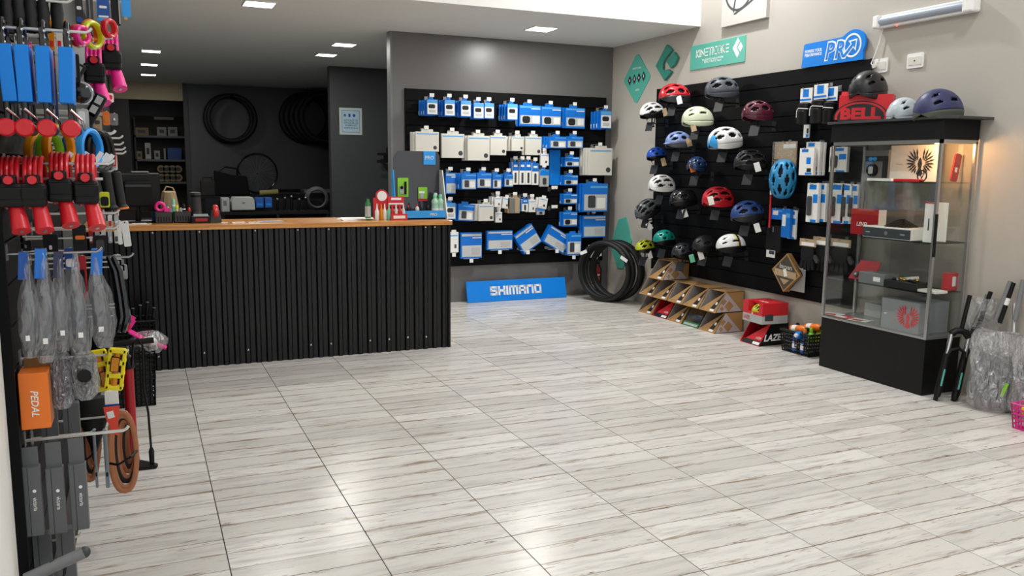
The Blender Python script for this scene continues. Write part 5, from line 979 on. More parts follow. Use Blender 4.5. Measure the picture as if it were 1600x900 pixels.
# notices and clamp on the partition wall
a = onY(530, 168, 12.89); b = onY(566, 211, 12.89); t = thing('wall_notice', 'framed light blue notice reading REPUESTOS ORIGINALES SHIMANO', 'sign', FB(((a.x+b.x)/2, 12.9, (a.z+b.z)/2))); w_ = b.x-a.x; h_ = a.z-b.z
MB().box(-w_/2, -h_/2, 0, w_/2, h_/2, .012).build('frame', mat('frame_pale', 'cfdcdc', .4), t); MB().box(-w_*.4, -h_*.41, .012, w_*.4, h_*.41, .0135).build('border', mat('print_slate', '5d8096', .5), t); MB().box(-w_*.375, -h_*.39, .0135, w_*.375, h_*.39, .0145).build('sheet', mat('paper_blue', 'b9d6e6', .5), t)
for k, m in enumerate(('print_slate', 'blue_deep', 'blue_deep')): MB(T(-w_*.26+w_*.2*k, h_*.22, .0146)).prism(ell(w_*.13, w_*.13, 16) if k != 1 else rrect(w_*.09, w_*.14, .005), 0, .001).build('icon', m, t)
text('REPUESTOS\nORIGINALES\nSHIMANO', h_*.1, 'print_slate', t, T(0, -h_*.06, .0148), bold=.02, w=w_*.66); text('INSISTE EN ELLO', h_*.06, 'print_black', t, T(0, -h_*.25, .0148), bold=.02, w=w_*.6)
p = onY(601, 246, 12.5); t = thing('bike_clamp', 'black repair clamp sticking out of the partition wall', 'clamp', FB((p.x+.06, 12.9, p.z))); MB().cyl((0, -.05, 0), (0, -.05, .3), .03, 10).build('arm', 'black', t); MB().cbox((0, 0, .32), (.1, .12, .08)).build('body', 'black', t); MB().cbox((-.09, .05, .34), (.12, .04, .05)).cbox((-.09, -.06, .34), (.14, .04, .05)).build('jaw', 'black_matte', t); MB().cyl((0, .05, .33), (-.01, .15, .33), .014, 8).build('lever', 'black', t)
# ------------------------------------------------------------------ goods on the left slat wall
def hookL(px, py, Y, label, r=.0045, m='hook_white', double=False):
    p = onY(px, py, Y); t = hook(FL((LP, Y, p.z)), p.x-LP, label, r=r, tip=.014, m=m, group='hooks on the left slat wall')
    if double: MB().tube([(0, -.05, 0), (0, -.05, p.x-LP-.03)], r, 6).build('second_rod', m, t)
    return p.z
def LX(px, Y): return onY(px, 300, Y).x
# U-locks
zl = hookL(140, 51, 3.05, 'long white hook carrying the blue carded U-locks')
for k, (px, Y, pyc) in enumerate(((6, 2.99, 201), (36, 3.0, 203), (72, 3.02, 204), (111, 3.04, 202))):
    x = onY(px, 200, Y-.09).x; t = thing('u_lock', f'{["leftmost", "second", "third", "rightmost"][k]} black U-lock with blue card and red cap', 'lock', (x, 3.05, zl+.024), 'U-locks on the left slat wall')
    arc = [(0, .055*math.cos(a), -.055+.055*math.sin(a)) for a in [PI*q/10 for q in range(11)]]
    MB().tube([(0, .055, -.31)]+arc+[(0, -.055, -.31)], .0085, 8).build('shackle', 'black_gloss', t, smooth=True)
    for q in range(3): MB().ball((.006, -.055, -.035-.02*q), .005, 6, 5).build('added_glint', 'chrome', t)  # chrome beads added to imitate highlights on the shackle
    MB(RY(.03*(k-1.5))).box(-.0195, -.068, -.25, .0195, .068, -.08).build('card_sleeve', 'blue_sign', t, bevel=.003)
    MB().cyl((0, .1, -.328), (0, -.085, -.328), .02, 16).build('crossbar', 'black', t, smooth=True); MB().lathe([(.022, -.112), (.027, -.106), (.027, -.085)], 20, (0, 0, -.328), 'y').build('end_cap', 'red', t, smooth=True)
    MB().tube([(.0, -.07, -.27), (.03, -.06, -.3), (.034, -.02, -.33)], .004, 6).build('key_ring', 'chrome', t)
# coil cable locks
def coil_lock(px, py, Y, col, label, s=1.0, grp='coil cable locks on the left slat wall', n=4):
    p = onY(px, py, Y); t = thing('coil_lock', label, 'lock', (p.x, Y, p.z), grp)
    for q in range(n): MB().torus(((q-(n-1)/2)*.0155*s, .0, -.085*s), .085*s, .0075*s, (0, 1, 0), (0, 0, 1), 28, 8).build('coil', col, t, smooth=True)
    MB(T(.002, -.1*s, -.115*s) @ RX(.12)).prism(rrect(.078*s, .07*s, .012*s), -.02*s, .02*s).build('mount_bracket', 'black', t, bevel=.003); b = t.children[-1]; b.rotation_euler = (0, 0, 0)
    MB().box(-.038*s, -.125*s, -.165*s, .04*s, -.075*s, -.085*s).build('mount_clamp', 'black', t, bevel=.01*s); MB().lathe([(.014*s, -.135*s), (.015*s, -.12*s)], 12, (.002, 0, -.075*s), 'y').build('button', col if col != 'pink' else 'red', t, smooth=True); MB().box(-.02*s, -.122*s, -.09*s, .024*s, -.08*s, -.058*s).build('button_block', 'black', t, bevel=.005)
    MB().tube([(.012*s, -.085*s, -.15*s), (.022*s, -.1*s, -.2*s), (.03*s, -.125*s, -.245*s)], [.02*s, .026*s, .029*s], 14).build('lock_barrel', col, t, smooth=True); MB().tube([(.03*s, -.1255*s, -.2455*s), (.0305*s, -.127*s, -.2475*s)], .0065*s, 8).build('keyhole', 'alu', t)
    return t
zc = hookL(175, 256, 3.12, 'white double hook carrying the red coil locks', double=True)
coil_lock(17, 246, 3.08, 'red', 'leftmost red coil lock with black clip', .92); coil_lock(53, 246, 3.08, 'red', 'second red coil lock with black clip', .92); coil_lock(93, 240, 3.14, 'red', 'third red coil lock hanging slightly higher', .93, n=4); coil_lock(133, 243, 3.16, 'red', 'rightmost red coil lock beside the black grips', .95, n=4)
hookL(168, 62, 4.0, 'hook carrying the pink coil locks')
coil_lock(146, 70, 4.0, 'pink', 'left pink coil lock with black clip', grp='pink coil locks'); coil_lock(172, 52, 4.15, 'pink', 'right pink coil lock hanging higher', grp='pink coil locks')
# generic carded pack that faces along the room
def lpack(px0, py0, px1, py1, Y, m, label, d=.012, name='carded_pack', cat='package', extra=None, rot=0, grp='carded goods on the left slat wall', r=.006, hk=False):
    a = onY(px0, py0, Y); b = onY(px1, py1, Y); w_ = b.x-a.x; h_ = a.z-b.z; t = thing(name, label, cat, FB(((a.x+b.x)/2, Y, b.z)) @ RZ(rot), grp)
    cd = MB().prism(rrect(w_, h_, min(r, w_*.3), 3, 0, h_/2), -d, 0).build('card', m, t)
    if hk: hook(FL((LP, Y+.003, a.z-.008)), (a.x+b.x)/2-LP, 'short hook for the '+label, r=.003, tip=.01, group='hooks on the left slat wall')
    for (n_, mm, u0, v0, u1, v1, dz) in extra or (): MB().prism(rrect(w_*(u1-u0), h_*(v1-v0), .3*min(w_*(u1-u0), h_*(v1-v0)), 3, w_*((u0+u1)/2-.5), h_*(v0+v1)/2), 0, dz).build(n_, mm, cd)
    return t
# top of the wall
hookL(190, 5, 3.9, 'highest hook carrying dark packs at the top'); hookL(110, 4, 3.3, 'highest hook carrying black grips')
for k, px in enumerate((8, 27, 46, 66, 88)):
    Y = 3.25+.02*k; p = onY(px, 4, Y); t = thing('handlebar_grip', f'{ORD[k]} black handlebar grip pair at top left', 'grip', (p.x, Y, p.z-.095), 'black grips at the top of the left slat wall')
    MB().lathe([(.02, 0), (.022, .005), (.018, .03), (.021, .06), (.018, .09), (.021, .13), (.02, .16)], 12).build('grip', 'rubber', t, smooth=True); MB().lathe([(.023, .0), (.023, .008)], 12).build('flange', 'black', t)
for k, (a_, m, lab, ex) in enumerate((((116, -8, 131, 38), 'print_black', 'dark pack with white and blue print at the top', [('white_print', 'white', .2, .5, .8, .62, .002), ('blue_print', 'blue_deep', .1, .05, .9, .25, .002)]), ((133, -8, 147, 40), 'dark_grey', 'dark grey tall pack at the top', [('stripe', 'mid_grey', .4, .1, .6, .9, .004)]), ((150, -8, 172, 34), 'blue_deep', 'navy pack with white strokes at the top', [('white_print', 'white', .2, .5, .8, .6, .002), ('white_print', 'white', .1, .15, .9, .22, .002), ('light_band', 'sky_blue', .0, .0, 1, .14, .0015)]), ((172, -8, 189, 40), 'black', 'black tube pack with clear edge at the top', [('clear_edge', 'light_grey', .85, .05, .98, .95, .004)]), ((189, -6, 205, 27), 'sky_blue', 'bright blue small pack at top right', [('tab', 'kraft', .2, -.15, .6, .0, .002)]))):
    lpack(*a_, 3.75+.03*k, m, lab, extra=ex, hk=True)
for k, (px, py, R, m, lab) in enumerate(((122, 56, .035, 'red', 'small red ring reflector'), (142, 50, .035, 'orange', 'orange ring reflector'), (146, 58, .045, 'fluo', 'neon yellow ring band'), (172, 50, .03, 'red', 'red and white ring at the edge'), (131, 62, .03, 'pink', 'pink ring band'))):
    p = onY(px, py, 3.7); t = thing('ring_band', lab+' on the upper hook', 'band', (p.x, 3.7-.03*k, p.z), 'ring bands on the left slat wall'); MB().torus((0, 0, 0), R, .009, (.6, .8, 0), (0, 0, 1), 24, 8, 1.6).build('ring', m, t, smooth=True); MB().cbox((0, 0, -R), (.02, .02, .016)).build('clip', 'white', t)
hookL(140, 62, 3.62, 'hook through the ring bands')
for k, (px, m) in enumerate(((80, 'amber'), (92, 'off_white'), (103, 'amber'))): lpack(px-6, 30, px+6, 78, 3.5+.02*k, m, f'{ORD[k]} yellowish card behind the U-locks', extra=[('print', 'red', .2, .1, .8, .3, .002)])
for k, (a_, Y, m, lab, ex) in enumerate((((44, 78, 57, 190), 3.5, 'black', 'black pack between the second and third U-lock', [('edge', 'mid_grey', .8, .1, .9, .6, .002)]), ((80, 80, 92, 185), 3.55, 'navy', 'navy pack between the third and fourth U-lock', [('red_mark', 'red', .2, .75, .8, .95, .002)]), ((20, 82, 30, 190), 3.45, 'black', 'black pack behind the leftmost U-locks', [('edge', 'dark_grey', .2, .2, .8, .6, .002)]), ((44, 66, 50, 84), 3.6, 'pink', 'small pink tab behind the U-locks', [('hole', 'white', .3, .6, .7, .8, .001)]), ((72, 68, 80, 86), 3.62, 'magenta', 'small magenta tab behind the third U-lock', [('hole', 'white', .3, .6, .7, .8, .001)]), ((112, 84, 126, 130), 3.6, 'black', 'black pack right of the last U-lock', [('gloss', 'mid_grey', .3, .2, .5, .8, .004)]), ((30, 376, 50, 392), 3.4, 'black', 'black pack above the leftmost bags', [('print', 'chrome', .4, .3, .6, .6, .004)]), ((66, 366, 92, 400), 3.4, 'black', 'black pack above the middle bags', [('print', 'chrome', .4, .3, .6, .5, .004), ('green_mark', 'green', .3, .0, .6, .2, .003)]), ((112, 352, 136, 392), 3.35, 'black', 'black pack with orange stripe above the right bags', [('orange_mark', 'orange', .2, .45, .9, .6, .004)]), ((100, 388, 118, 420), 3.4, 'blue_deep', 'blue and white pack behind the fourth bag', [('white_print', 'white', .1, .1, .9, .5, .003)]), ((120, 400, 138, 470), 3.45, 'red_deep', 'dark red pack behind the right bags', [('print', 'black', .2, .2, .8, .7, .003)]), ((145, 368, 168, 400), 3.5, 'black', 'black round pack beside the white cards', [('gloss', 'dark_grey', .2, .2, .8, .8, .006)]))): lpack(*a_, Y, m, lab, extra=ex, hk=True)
# round bell, clear packs and small cards in the middle
p = onY(126, 145, 3.6); t = thing('bicycle_bell', 'black round bell below the pink locks', 'bell', FB((p.x, 3.6, p.z))); MB().lathe([(.036, -.02), (.04, 0), (.034, .016), (.012, .024)], 24).build('dome', 'black_gloss', t, smooth=True); MB().torus((0, 0, -.004), .041, .003, (1, 0, 0), (0, 1, 0), 28, 6).build('rim', 'chrome', t); MB().cbox((-.01, .05, -.01), (.012, .05, .012)).build('lever', 'mid_grey', t)
for k, (px, py) in enumerate(((117, 118), (150, 166), (142, 180))):
    p = onY(px, py, 3.7); t = thing('bar_light', f'{["upper", "middle", "lower"][k]} black clip light below the pink locks', 'light', (p.x, 3.7, p.z), 'clip lights'); MB(RY(.5)).box(-.022, -.02, -.05, .022, .02, .05).build('body', 'black', t, bevel=.008); MB(RY(.5)).box(-.012, -.022, .01, .012, -.02, .04).build('lens', 'light_grey', t)
for a_, Y, m, lab, ex in (((118, 170, 140, 205), 3.6, 'light_grey', 'clear blister pack below the bell', [('window', 'white', .2, .3, .7, .9, .01)]), ((160, 174, 172, 196), 4.0, 'orange', 'small orange card', [('print', 'amber', .2, .2, .8, .5, .002)]), ((171, 177, 185, 196), 4.05, 'mid_grey', 'small grey card with bright stud', [('stud', 'white', .45, .4, .65, .6, .01)]), ((158, 145, 178, 160), 3.9, 'white', 'white card with red marks below pink barrels', [('red_mark', 'red', .5, .3, .9, .8, .003)]), ((153, 160, 160, 175), 3.9, 'red', 'tiny red light on a clip', [('lens', 'orange', .2, .3, .8, .7, .004)]), ((145, 182, 160, 212), 3.8, 'kraft', 'pale brown card behind the clips', [('print', 'print_dark', .2, .6, .8, .8, .002)])):
    lpack(*a_, Y, m, lab+' on a hook', extra=ex, hk=True)
hookL(178, 209, 3.7, 'thick white hook with turned up end above the rolled cables', r=.006)
# rolled cables
for k, (px, py, R, m, lab) in enumerate(((92, 232, .075, 'amber', 'amber yellow looped cable'), (78, 236, .06, 'lime', 'green looped cable'), (60, 238, .06, 'amber', 'narrow amber looped cable at left'), (140, 232, .065, 'sky_blue', 'blue wrapped tyre loop'), (118, 232, .06, 'blue_deep', 'deep blue wrapped loop'), (150, 234, .07, 'black', 'black rolled tube loop'), (158, 236, .07, 'rubber', 'outer black rolled tube loop'))):
    Y = 3.35+.04*k; p = onY(px, py, Y); t = thing('cable_loop', lab+' hanging in the middle', 'cable', (p.x, Y, p.z), 'looped cables on the left slat wall'); MB().torus((0, 0, 0), R, .011, (.45, .89, 0), (0, 0, 1), 28, 8, 1.6).build('loop', m, t, smooth=True); MB(T(.03, -.04, -.03) @ RY(.6)).box(-.008, -.002, -.025, .008, .002, .02).build('tag', 'white', t)
# small pink and white packs on short hooks by the far end
for k, (px, py, tip) in enumerate(((170, 222, 190), (172, 232, 191), (176, 240, 194), (178, 246, 195))):
    hookL(tip, py-6, 4.5+.08*k, f'{ORD[k]} short white hook of the far cluster'); lpack(px-5, py-4, px+6, py+20, 4.45+.08*k, ['magenta', 'white', 'red', 'off_white'][k], f'{["magenta", "white", "red and white", "pale"][k]} small blister pack in the far cluster', hk=True, extra=[('blister', 'light_grey', .2, .1, .8, .6, .008)])
hookL(173, 262, 3.9, 'hook carrying the pair of black grips'); hookL(177, 268, 3.95, 'second hook carrying the black grips')
for k, (px, Y) in enumerate(((171, 3.88), (187, 3.95))):
    a = onY(px, 268, Y); t = thing('handlebar_grip', ['left', 'right'][k]+' black grip of the hanging pair', 'grip', (a.x, Y, a.z-.155), 'pair of black grips'); MB(RY(-.12)).lathe([(.026, 0), (.026, .008), (.02, .015), (.021, .08), (.023, .15), (.018, .155)], 14).build('grip', 'rubber', t, smooth=True); MB(RY(-.12)).lathe([(.028, -.004), (.028, .004)], 14).build('end_ring', 'orange' if k else 'black', t)
lpack(155, 300, 172, 324, 3.8, 'fluo', 'fluorescent card behind the black grips', extra=[('print', 'black', .1, .1, .9, .7, .004)])
for row, (py, Y) in enumerate(((318, 4.0), (336, 3.8), (360, 3.7))):
    hookL(186-2*row, py-3, Y, f'{["upper", "middle", "lower"][row]} hook of the small clear packs')
    for k in range(5):
        px = 138+10*k; lpack(px, py, px+8, py+20, Y-.02*k+.05, ['light_grey', 'off_white', 'red_deep', 'light_grey', 'white'][(k+row) % 5], f'{ORD[k]} small clear pack in the {["upper", "middle", "lower"][row]} small pack row', extra=[('part', ['print_dark', 'red', 'chrome'][(k+row) % 3], .2, .15, .8, .55, .008)])
for k, (a_, rot) in enumerate((((183, 344, 192, 382), .03), ((192, 345, 206, 385), .08))): lpack(*a_, 4.0, 'white', ['left', 'right'][k]+' blank white hang card before the counter', rot=rot, d=.003, extra=[('punch_hole', 'dark_grey', .4, .9, .6, .96, .001)])
for k in range(3): lpack(176+6*k, 398+8*k, 190+5*k, 420+8*k, 4.2, ['light_grey', 'mid_grey', 'steel'][k], f'{ORD[k]} small metal part pack below the white cards', hk=True, extra=[('part', 'chrome', .2, .2, .8, .6, .01)])
# bags of small parts
hookL(156, 393, 3.02, 'steel hook carrying the five clear bags', m='steel'); hookL(206, 401, 3.6, 'farther steel hook behind the bags', m='steel')
def hangbag(px, top, bot, wpx, Y, label, header, seed):
    rnd = random.Random(seed); a = onY(px, top, Y); b = onY(px, bot, Y); h_ = a.z-b.z; w_ = wpx*(a-O).dot(fw)/FPX; t = thing('plastic_bag', label, 'bag', (a.x, Y, a.z), 'clear bags of parts on the left slat wall'); rings = []
    for i in range(16):
        u = i/15; hw = w_/2*(.14+.86*min(1, (u/.5))**1.5)*(1 if u < .8 else 1-2.2*(u-.8)); dp = .012+.035*min(1, u/.5)*(1 if u < .9 else .5); sh = .1*w_*math.sin(u*2+seed)
        rings.append([(sh+hw*math.cos(2*PI*j/20)+rnd.uniform(-.004, .004), dp*math.sin(2*PI*j/20)+rnd.uniform(-.005, .005), -h_*u) for j in range(20)])
    MB().loft(rings).build('film', 'film_dark', t, smooth=True)
    MB().loft([[(.1*w_*math.sin(u*2+seed)+w_*.33*k_*math.cos(2*PI*j/12), .022*k_*math.sin(2*PI*j/12), -h_*u) for j in range(12)] for u, k_ in ((.38, .5), (.5, .9), (.75, 1), (.9, .7))]).build('contents', 'bag_grey', t, smooth=True)
    if header: MB(RY(.08)).box(-w_*.2, -.016, -h_*.26, w_*.2, -.013, -.0).build('header_card', header, t)
    MB().box(-w_*.1, -.05, -h_*.82, w_*.08, -.048, -h_*.77).build('price_sticker', 'white', t)
hangbag(37, 393, 558, 32, 2.99, 'leftmost clear bag with blue header card', 'blue_deep', 1); hangbag(64, 388, 565, 38, 3.0, 'second clear bag with wrapped blue top', 'blue_pack', 2); hangbag(92, 393, 548, 34, 3.03, 'third clear bag of grey parts', 'navy', 3); hangbag(120, 393, 552, 38, 3.05, 'fourth clear bag with round sticker', None, 4); hangbag(152, 388, 542, 40, 3.08, 'rightmost clear bag with blue cord', 'blue_pack', 5)
# black cable hanks beyond the bags
for k, px in enumerate((168, 176)):
    p = onY(px, 400, 3.6); t = thing('brake_lever', ['left', 'right'][k]+' black lever hanging beside the bags', 'lever', (p.x, 3.6, p.z), 'black levers'); MB().tube([(0, 0, 0), (.02, 0, -.06), (.03, 0, -.16), (.035, -.01, -.24), (.02, -.02, -.3)], [.008, .012, .014, .02, .012], 8).build('blade', 'black_gloss', t, smooth=True); MB().cbox((.03, 0, -.25), (.045, .04, .03)).build('clamp', 'dark_grey', t)
for k, (px, py, m) in enumerate(((192, 482, 'red'), (196, 500, 'red'), (186, 488, 'off_white'))): lpack(px-6, py-10, px+8, py+16, 4.3+.1*k, m, f'{["upper red", "lower red", "pale"][k]} small part hanging above the pump', hk=True, extra=[('part', 'chrome', .2, .5, .8, .7, .01)])
# orange box and bubble wrapped parts
hookL(100, 556, 3.14, 'hook carrying the orange box')
a = onY(27, 585, 3.0); b = onY(80, 668, 3.0); w_ = b.x-a.x; h_ = a.z-b.z
t = thing('pedal_box', 'orange box reading PEDAL hanging at left', 'box', FB(((a.x+b.x)/2, 3.0, b.z))); MB().box(-w_/2, 0, -.12, w_/2, h_, 0).build('carton', 'orange', t, bevel=.002); text('PEDAL', .03, 'white', t, T(-.0, h_*.46, .001) @ RZ(-PI/2), bold=.012, shear=.25)
MB().box(-w_*.4, h_, -.115, w_*.46, h_+.03, -.1).build('lid_flap', 'cardboard_dark', t); MB().box(w_/2, .01, -.11, w_/2+.001, h_-.01, -.02).build('side_print', 'tan_strap', t)
for k, (px, py0, py1, wp, lab) in enumerate(((94, 552, 636, 32, 'left bubble wrapped part under the bags'), (131, 552, 622, 38, 'right bubble wrapped part with dark hole'))):
    a = onY(px, py0, 3.1); b = onY(px, py1, 3.1); w_ = wp*(a-O).dot(fw)/FPX; h_ = a.z-b.z; t = thing('wrapped_part', lab, 'package', (a.x, 3.1, b.z), 'bubble wrapped parts'); rnd = random.Random(k)
    MB().loft([[(w_/2*kk*math.copysign(abs(math.cos(2*PI*j/18))**.6, math.cos(2*PI*j/18))+rnd.uniform(-.004, .004), .035*math.sin(2*PI*j/18)+rnd.uniform(-.004, .004), h_*u) for j in range(18)] for u, kk in ((0, .55), (.12, .9), (.35, 1), (.6, .95), (.85, 1), (1, .6))]).build('wrap', 'bubble', t, smooth=True)
    MB().loft([[(w_*.33*math.cos(2*PI*j/12), .02*math.sin(2*PI*j/12), h_*u) for j in range(12)] for u in (.12, .85)]).build('pedal_core', 'dark_grey', t)
    if k: MB().lathe([(.022, -.042), (.022, -.034)], 14, (0, 0, h_*.55), 'y').build('axle_hole', 'black', t)
# yellow pedals
hookL(198, 552, 3.335, 'hook carrying the yellow pedals')
for k, (px, py, rz) in enumerate(((157, 580, .12), (181, 574, -.15))):
    p = onY(px, py, 3.35); t = thing('bicycle_pedal', ['left', 'right'][k]+' yellow platform pedal with amber reflector', 'pedal', FB((p.x, 3.35-.04*k, p.z)) @ RZ(rz), 'yellow pedals'); w_, h_ = .058, .15
    for sx_ in (-1, 1): MB().prism(rrect(.014, h_, .005, 2, sx_*w_*.42, 0), -.025, .0).build('cage_side', 'yellow', t, bevel=.003)
    for y_ in (-.46, -.16, .16, .46): MB().prism(rrect(w_, .018, .004, 2, 0, y_*h_), -.025, .0).build('cage_bar', 'yellow', t, bevel=.003)
    MB().prism(rrect(.024, .05, .004, 2, (-.004 if k else .01), (-.03 if not k else .02)), .0, .008).build('reflector', 'amber', t); MB().prism(rrect(.03, .056, .004, 2, (-.004 if k else .01), (-.03 if not k else .02)), -.002, .003).build('reflector_frame', 'brown_dark', t)
    MB().cyl((0, -h_*.5, -.012), (0, h_*.5, -.012), .011, 10).build('axle', 'amber', t)
    for q in range(6): MB().cbox(((-1)**q*w_*.5, -.06+.024*q, -.012), (.008, .01, .01)).build('stud', 'yellow', t)
lpack(163, 612, 186, 634, 3.5, 'white', 'white and blue card above the red tag', extra=[('blue_line', 'blue_deep', 0, .0, 1, .15, .001)]); p = onY(175, 655, 3.48); t = thing('red_tag', 'red tapered tag with white mark under the yellow pedals', 'tag', FB((p.x, 3.48, p.z))); MB().prism([(-.028, .05), (.03, .05), (.022, .0), (.02, -.07), (.005, -.06), (-.02, .0)], -.003, 0).build('card', mat('coral', 'e8492f', .4), t); MB(RZ(.2)).box(-.012, .005, 0, .012, .032, .001).build('mark', 'white', t)
t = thing('saddle_cover', 'black pointed saddle hanging behind the red tag', 'saddle', FB(onY(146, 655, 3.65))); MB().loft([[(w_*math.cos(2*PI*j/16), y_, .03*math.sin(2*PI*j/16)) for j in range(16)] for y_, w_ in ((.09, .06), (.03, .065), (-.04, .04), (-.11, .018), (-.13, .01))]).build('shell', 'rubber', t, smooth=True); MB().cyl((0, .0, -.03), (0, .08, -.04), .006, 6).build('rail', 'steel', t)
# grey tube boxes
zg = hookL(198, 672, 3.1, 'white hook carrying the three grey boxes', r=.0055)
for k, (px0, px1, py0, py1, Y) in enumerate(((33, 69, 733, 836, 2.99), (70, 105, 734, 832, 3.01), (106, 140, 728, 826, 3.03))):
    a = onY(px0, py0, Y); b = onY(px1, py1, Y); w_ = b.x-a.x; h_ = a.z-b.z; t = thing('tube_box', f'{["left", "middle", "right"][k]} tall grey box with white logo hanging at lower left', 'box', FB(((a.x+b.x)/2, Y, b.z)), 'grey boxes at lower left')
    MB().box(-w_/2, 0, -.04, w_/2, h_, 0).build('carton', mat('box_grey', '5e6062', .55, noise=.05), t, bevel=.002); MB().box(-w_*.2, 0, 0, -w_*.17, h_, .0006).build('fold_line', 'print_black', t)
    top = zg-b.z; MB().loft([[(x, h_+(top-h_)*u, -.02-.1*u*(1-u)*.0+z) for x in (-w_*.45, w_*.45) for z in ((0, .002) if x < 0 else (.002, 0))] for u, z in ((0, .018), (.3, .0), (.7, -.03), (1.08, -.06))]).build('hang_flap', 'box_grey', t)
    MB().prism(ell(.011, .011, 12, w_*.14, h_*.66), 0, .001).build('logo_dot', 'white', t); text('victoria', .018, 'white', t, T(w_*.14, h_*.47, .001) @ RZ(-PI/2), w=.045)
for k, (px0, px1, py0, py1, Y) in enumerate(((62, 92, 640, 690, 3.25), (97, 126, 632, 682, 3.3))): lpack(px0, py0, px1, py1, Y, 'box_grey', ['left', 'right'][k]+' grey box hanging behind the front grey boxes', hk=True, d=.04, name='tube_box', cat='box', extra=[('fold_line', 'print_black', .3, .0, .33, 1, .001)])
for k, (px0, px1, py0, py1, Y) in enumerate(((50, 85, 838, 930, 3.1), (86, 122, 830, 930, 3.12))): lpack(px0, py0, px1, py1, Y, 'box_grey', ['left', 'right'][k]+' grey box in the lowest row at left', d=.04, name='tube_box', cat='box', extra=[('fold_line', 'print_black', .3, .0, .33, 1, .001)])
hookL(125, 838, 3.16, 'lowest white hook under the grey boxes')
a = onY(40, 905, 2.9); b = onY(132, 863, 2.9); t = thing('handle_bar', 'grey padded handle bar across the bottom left corner', 'handle', a); d = b-a
MB().cyl((0, 0, 0), d, .019, 16).build('tube', 'mid_grey', t, smooth=True); MB().ball(d, .019, 14, 10).build('end_cap', 'dark_grey', t, smooth=True); MB().torus(d*.42+Vector((0, 0, -.03)), .045, .006, (.9, 0, .4), (0, 0, 1), 24, 8).build('cable', 'black', t, smooth=True)
# grey levers and tan tyre loops
for k, (px0, px1) in enumerate(((144, 154), (160, 172))):
    t = lpack(px0, 672, px1, 762, 3.25+.03*k, mat('lever_grey', '76838c', .45), ['left', 'right'][k]+' blue grey tyre lever beside the tan tyres', hk=True, d=.018, name='tyre_lever', cat='tool', r=.01, extra=[('hole', 'black', .25, .2, .75, .27, .002), ('rib', 'mid_grey', .3, .35, .7, .95, .004)])
def loop_hank(px, py0, py1, wpx, Y, label):
    a = onY(px, py0, Y); b = onY(px, py1, Y); h_ = a.z-b.z; w_ = wpx*(a-O).dot(fw)/FPX; t = thing('folded_tyre', label, 'tyre', (a.x, Y, (a.z+b.z)/2), 'folded tan tyres')
    for q in range(8):
        kx = w_/2*(1-.1*q); kz = h_/2*(1-.09*q); pts = [(kx*math.copysign(abs(math.cos(s_))**.8, math.cos(s_))+.004*q, -.05+.016*q+.006*(-1)**q, kz*math.sin(s_)) for s_ in [2*PI*j/32 for j in range(32)]]
        MB().tube(pts, .0065, 6, closed=True, flat=1.7).build('band', 'tan_strap' if q % 3 != 2 else 'rubber', t, smooth=True)
    MB().tube([(-w_*.5, -.075, -.03), (-w_*.2, -.09, -.035), (w_*.3, -.085, -.01), (w_*.52, -.05, .0)], .005, 6).build('tie', 'black', t)
loop_hank(189, 640, 762, 38, 3.6, 'tan folded tyre hank at the right of the left wall'); loop_hank(135, 650, 745, 26, 3.75, 'farther tan folded tyre hank behind the grey boxes')
hookL(196, 648, 3.62, 'hook carrying the tan folded tyres')
# floor pump
t = thing('floor_pump', 'red floor pump with black handle and hose standing on the tiles', 'pump', T(-.105, 4.7, 0))
zt = onY(205, 575, 4.7).z; MB().cyl((0, 0, .03), (0, 0, zt), .026, 18).build('barrel', 'red_deep', t, smooth=True); MB().lathe([(.03, zt), (.032, zt+.01), (.028, zt+.06), (.012, zt+.07)], 16).build('cap', 'black', t, smooth=True); MB().cyl((0, 0, zt+.06), (0, 0, zt+.12), .008, 8).build('rod', 'chrome', t)
MB().tube([(-.09, .0, zt+.125), (-.04, 0, zt+.13), (.04, 0, zt+.135), (.13, .0, zt+.14)], .016, 10).build('handle', 'black', t, smooth=True)
MB().tube([(.02, -.02, zt+.02), (.03, -.03, zt+.13), (.055, -.035, zt+.16), (.075, -.035, zt+.12), (.07, -.03, zt-.1), (.085, -.03, .3), (.09, -.03, .07)], .006, 8).build('hose', 'black', t, smooth=True)
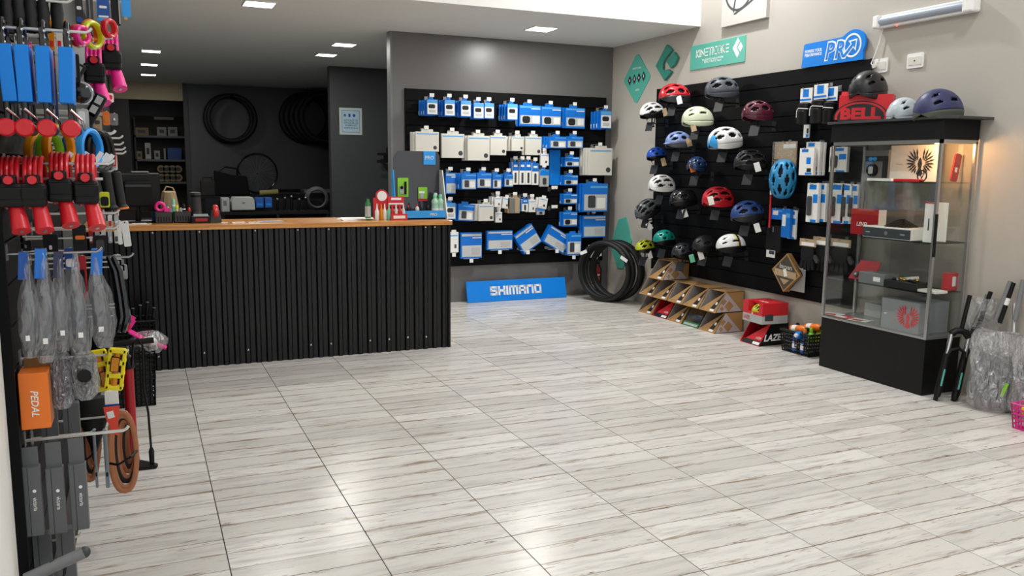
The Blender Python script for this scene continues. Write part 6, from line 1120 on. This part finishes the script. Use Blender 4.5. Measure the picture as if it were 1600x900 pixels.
MB().prism([(-.08, -.05), (.11, -.06), (.12, -.03), (.04, .06), (-.05, .06)], 0, .022).build('foot', 'black', t, bevel=.006); MB().lathe([(.034, .02), (.03, .07)], 16).build('foot_collar', 'black', t); MB().lathe([(.012, .02), (.014, .09), (.008, .11)], 10, (.09, -.03, 0)).build('hose_head', 'black', t)
# baskets behind the pump
basket(T(-.09, 6.02, 0), .25, .22, .40, 'black', 'black slotted bin behind the red pump')
MB(T(-.09, 6.02, .006)).box(-.1, -.085, 0, .1, .085, .27).build('liner_box', 'dark_grey', None); lb = bpy.data.objects['liner_box']; lb.matrix_world = Matrix(); tag(lb, 'dark carton inside the black slotted bin', 'box')
t = thing('dustpan', 'hot pink plastic scoop in the black bin', 'scoop', T(-.07, 5.97, .47) @ RY(.6)); MB().box(-.1, -.07, 0, .1, .07, .008).box(-.1, -.07, 0, -.06, -.06, .09).box(-.1, .06, 0, -.06, .07, .09).build('pan', 'pink', t); MB().cyl((.06, 0, .0), (.2, 0, .02), .014, 8).build('handle', 'pink', t)
t = thing('crumpled_bag', 'crumpled clear bag bulging over the bin rim', 'bag', T(-.0, 5.98, .4)); rnd = random.Random(4); MB().loft([[(k_*.1*math.cos(2*PI*j/16)+rnd.uniform(-.01, .01), k_*.08*math.sin(2*PI*j/16)+rnd.uniform(-.01, .01), z) for j in range(16)] for k_, z in ((.7, -.05), (1.1, 0), (1.15, .04), (.6, .09))]).build('film', 'film', t, smooth=True); MB().ball((0, 0, .0), .06, 10, 7).build('contents', 'off_white', t)
basket(T(-.11, 6.62, 0), .3, .24, .47, 'black', 'black mesh bin of dark tubes against the counter')
for k in range(7):
    t = thing('dark_tube', f'{ORD[k]} dark tube sticking out of the mesh bin', 'tube', T(-.2+.03*k, 6.62+.03*(k % 3-1), .01) @ RY(.08*(k-2)*.4) @ RX(.04*(k % 3-1)), 'dark tubes in the mesh bin'); MB().cyl((0, 0, 0), (0, 0, .54+.02*(k % 3)), .014, 10).build('tube', 'black', t, smooth=True); MB().cyl((0, 0, .54+.02*(k % 3)), (0, 0, .545+.02*(k % 3)), .011, 10).build('cap', 'mid_grey', t)
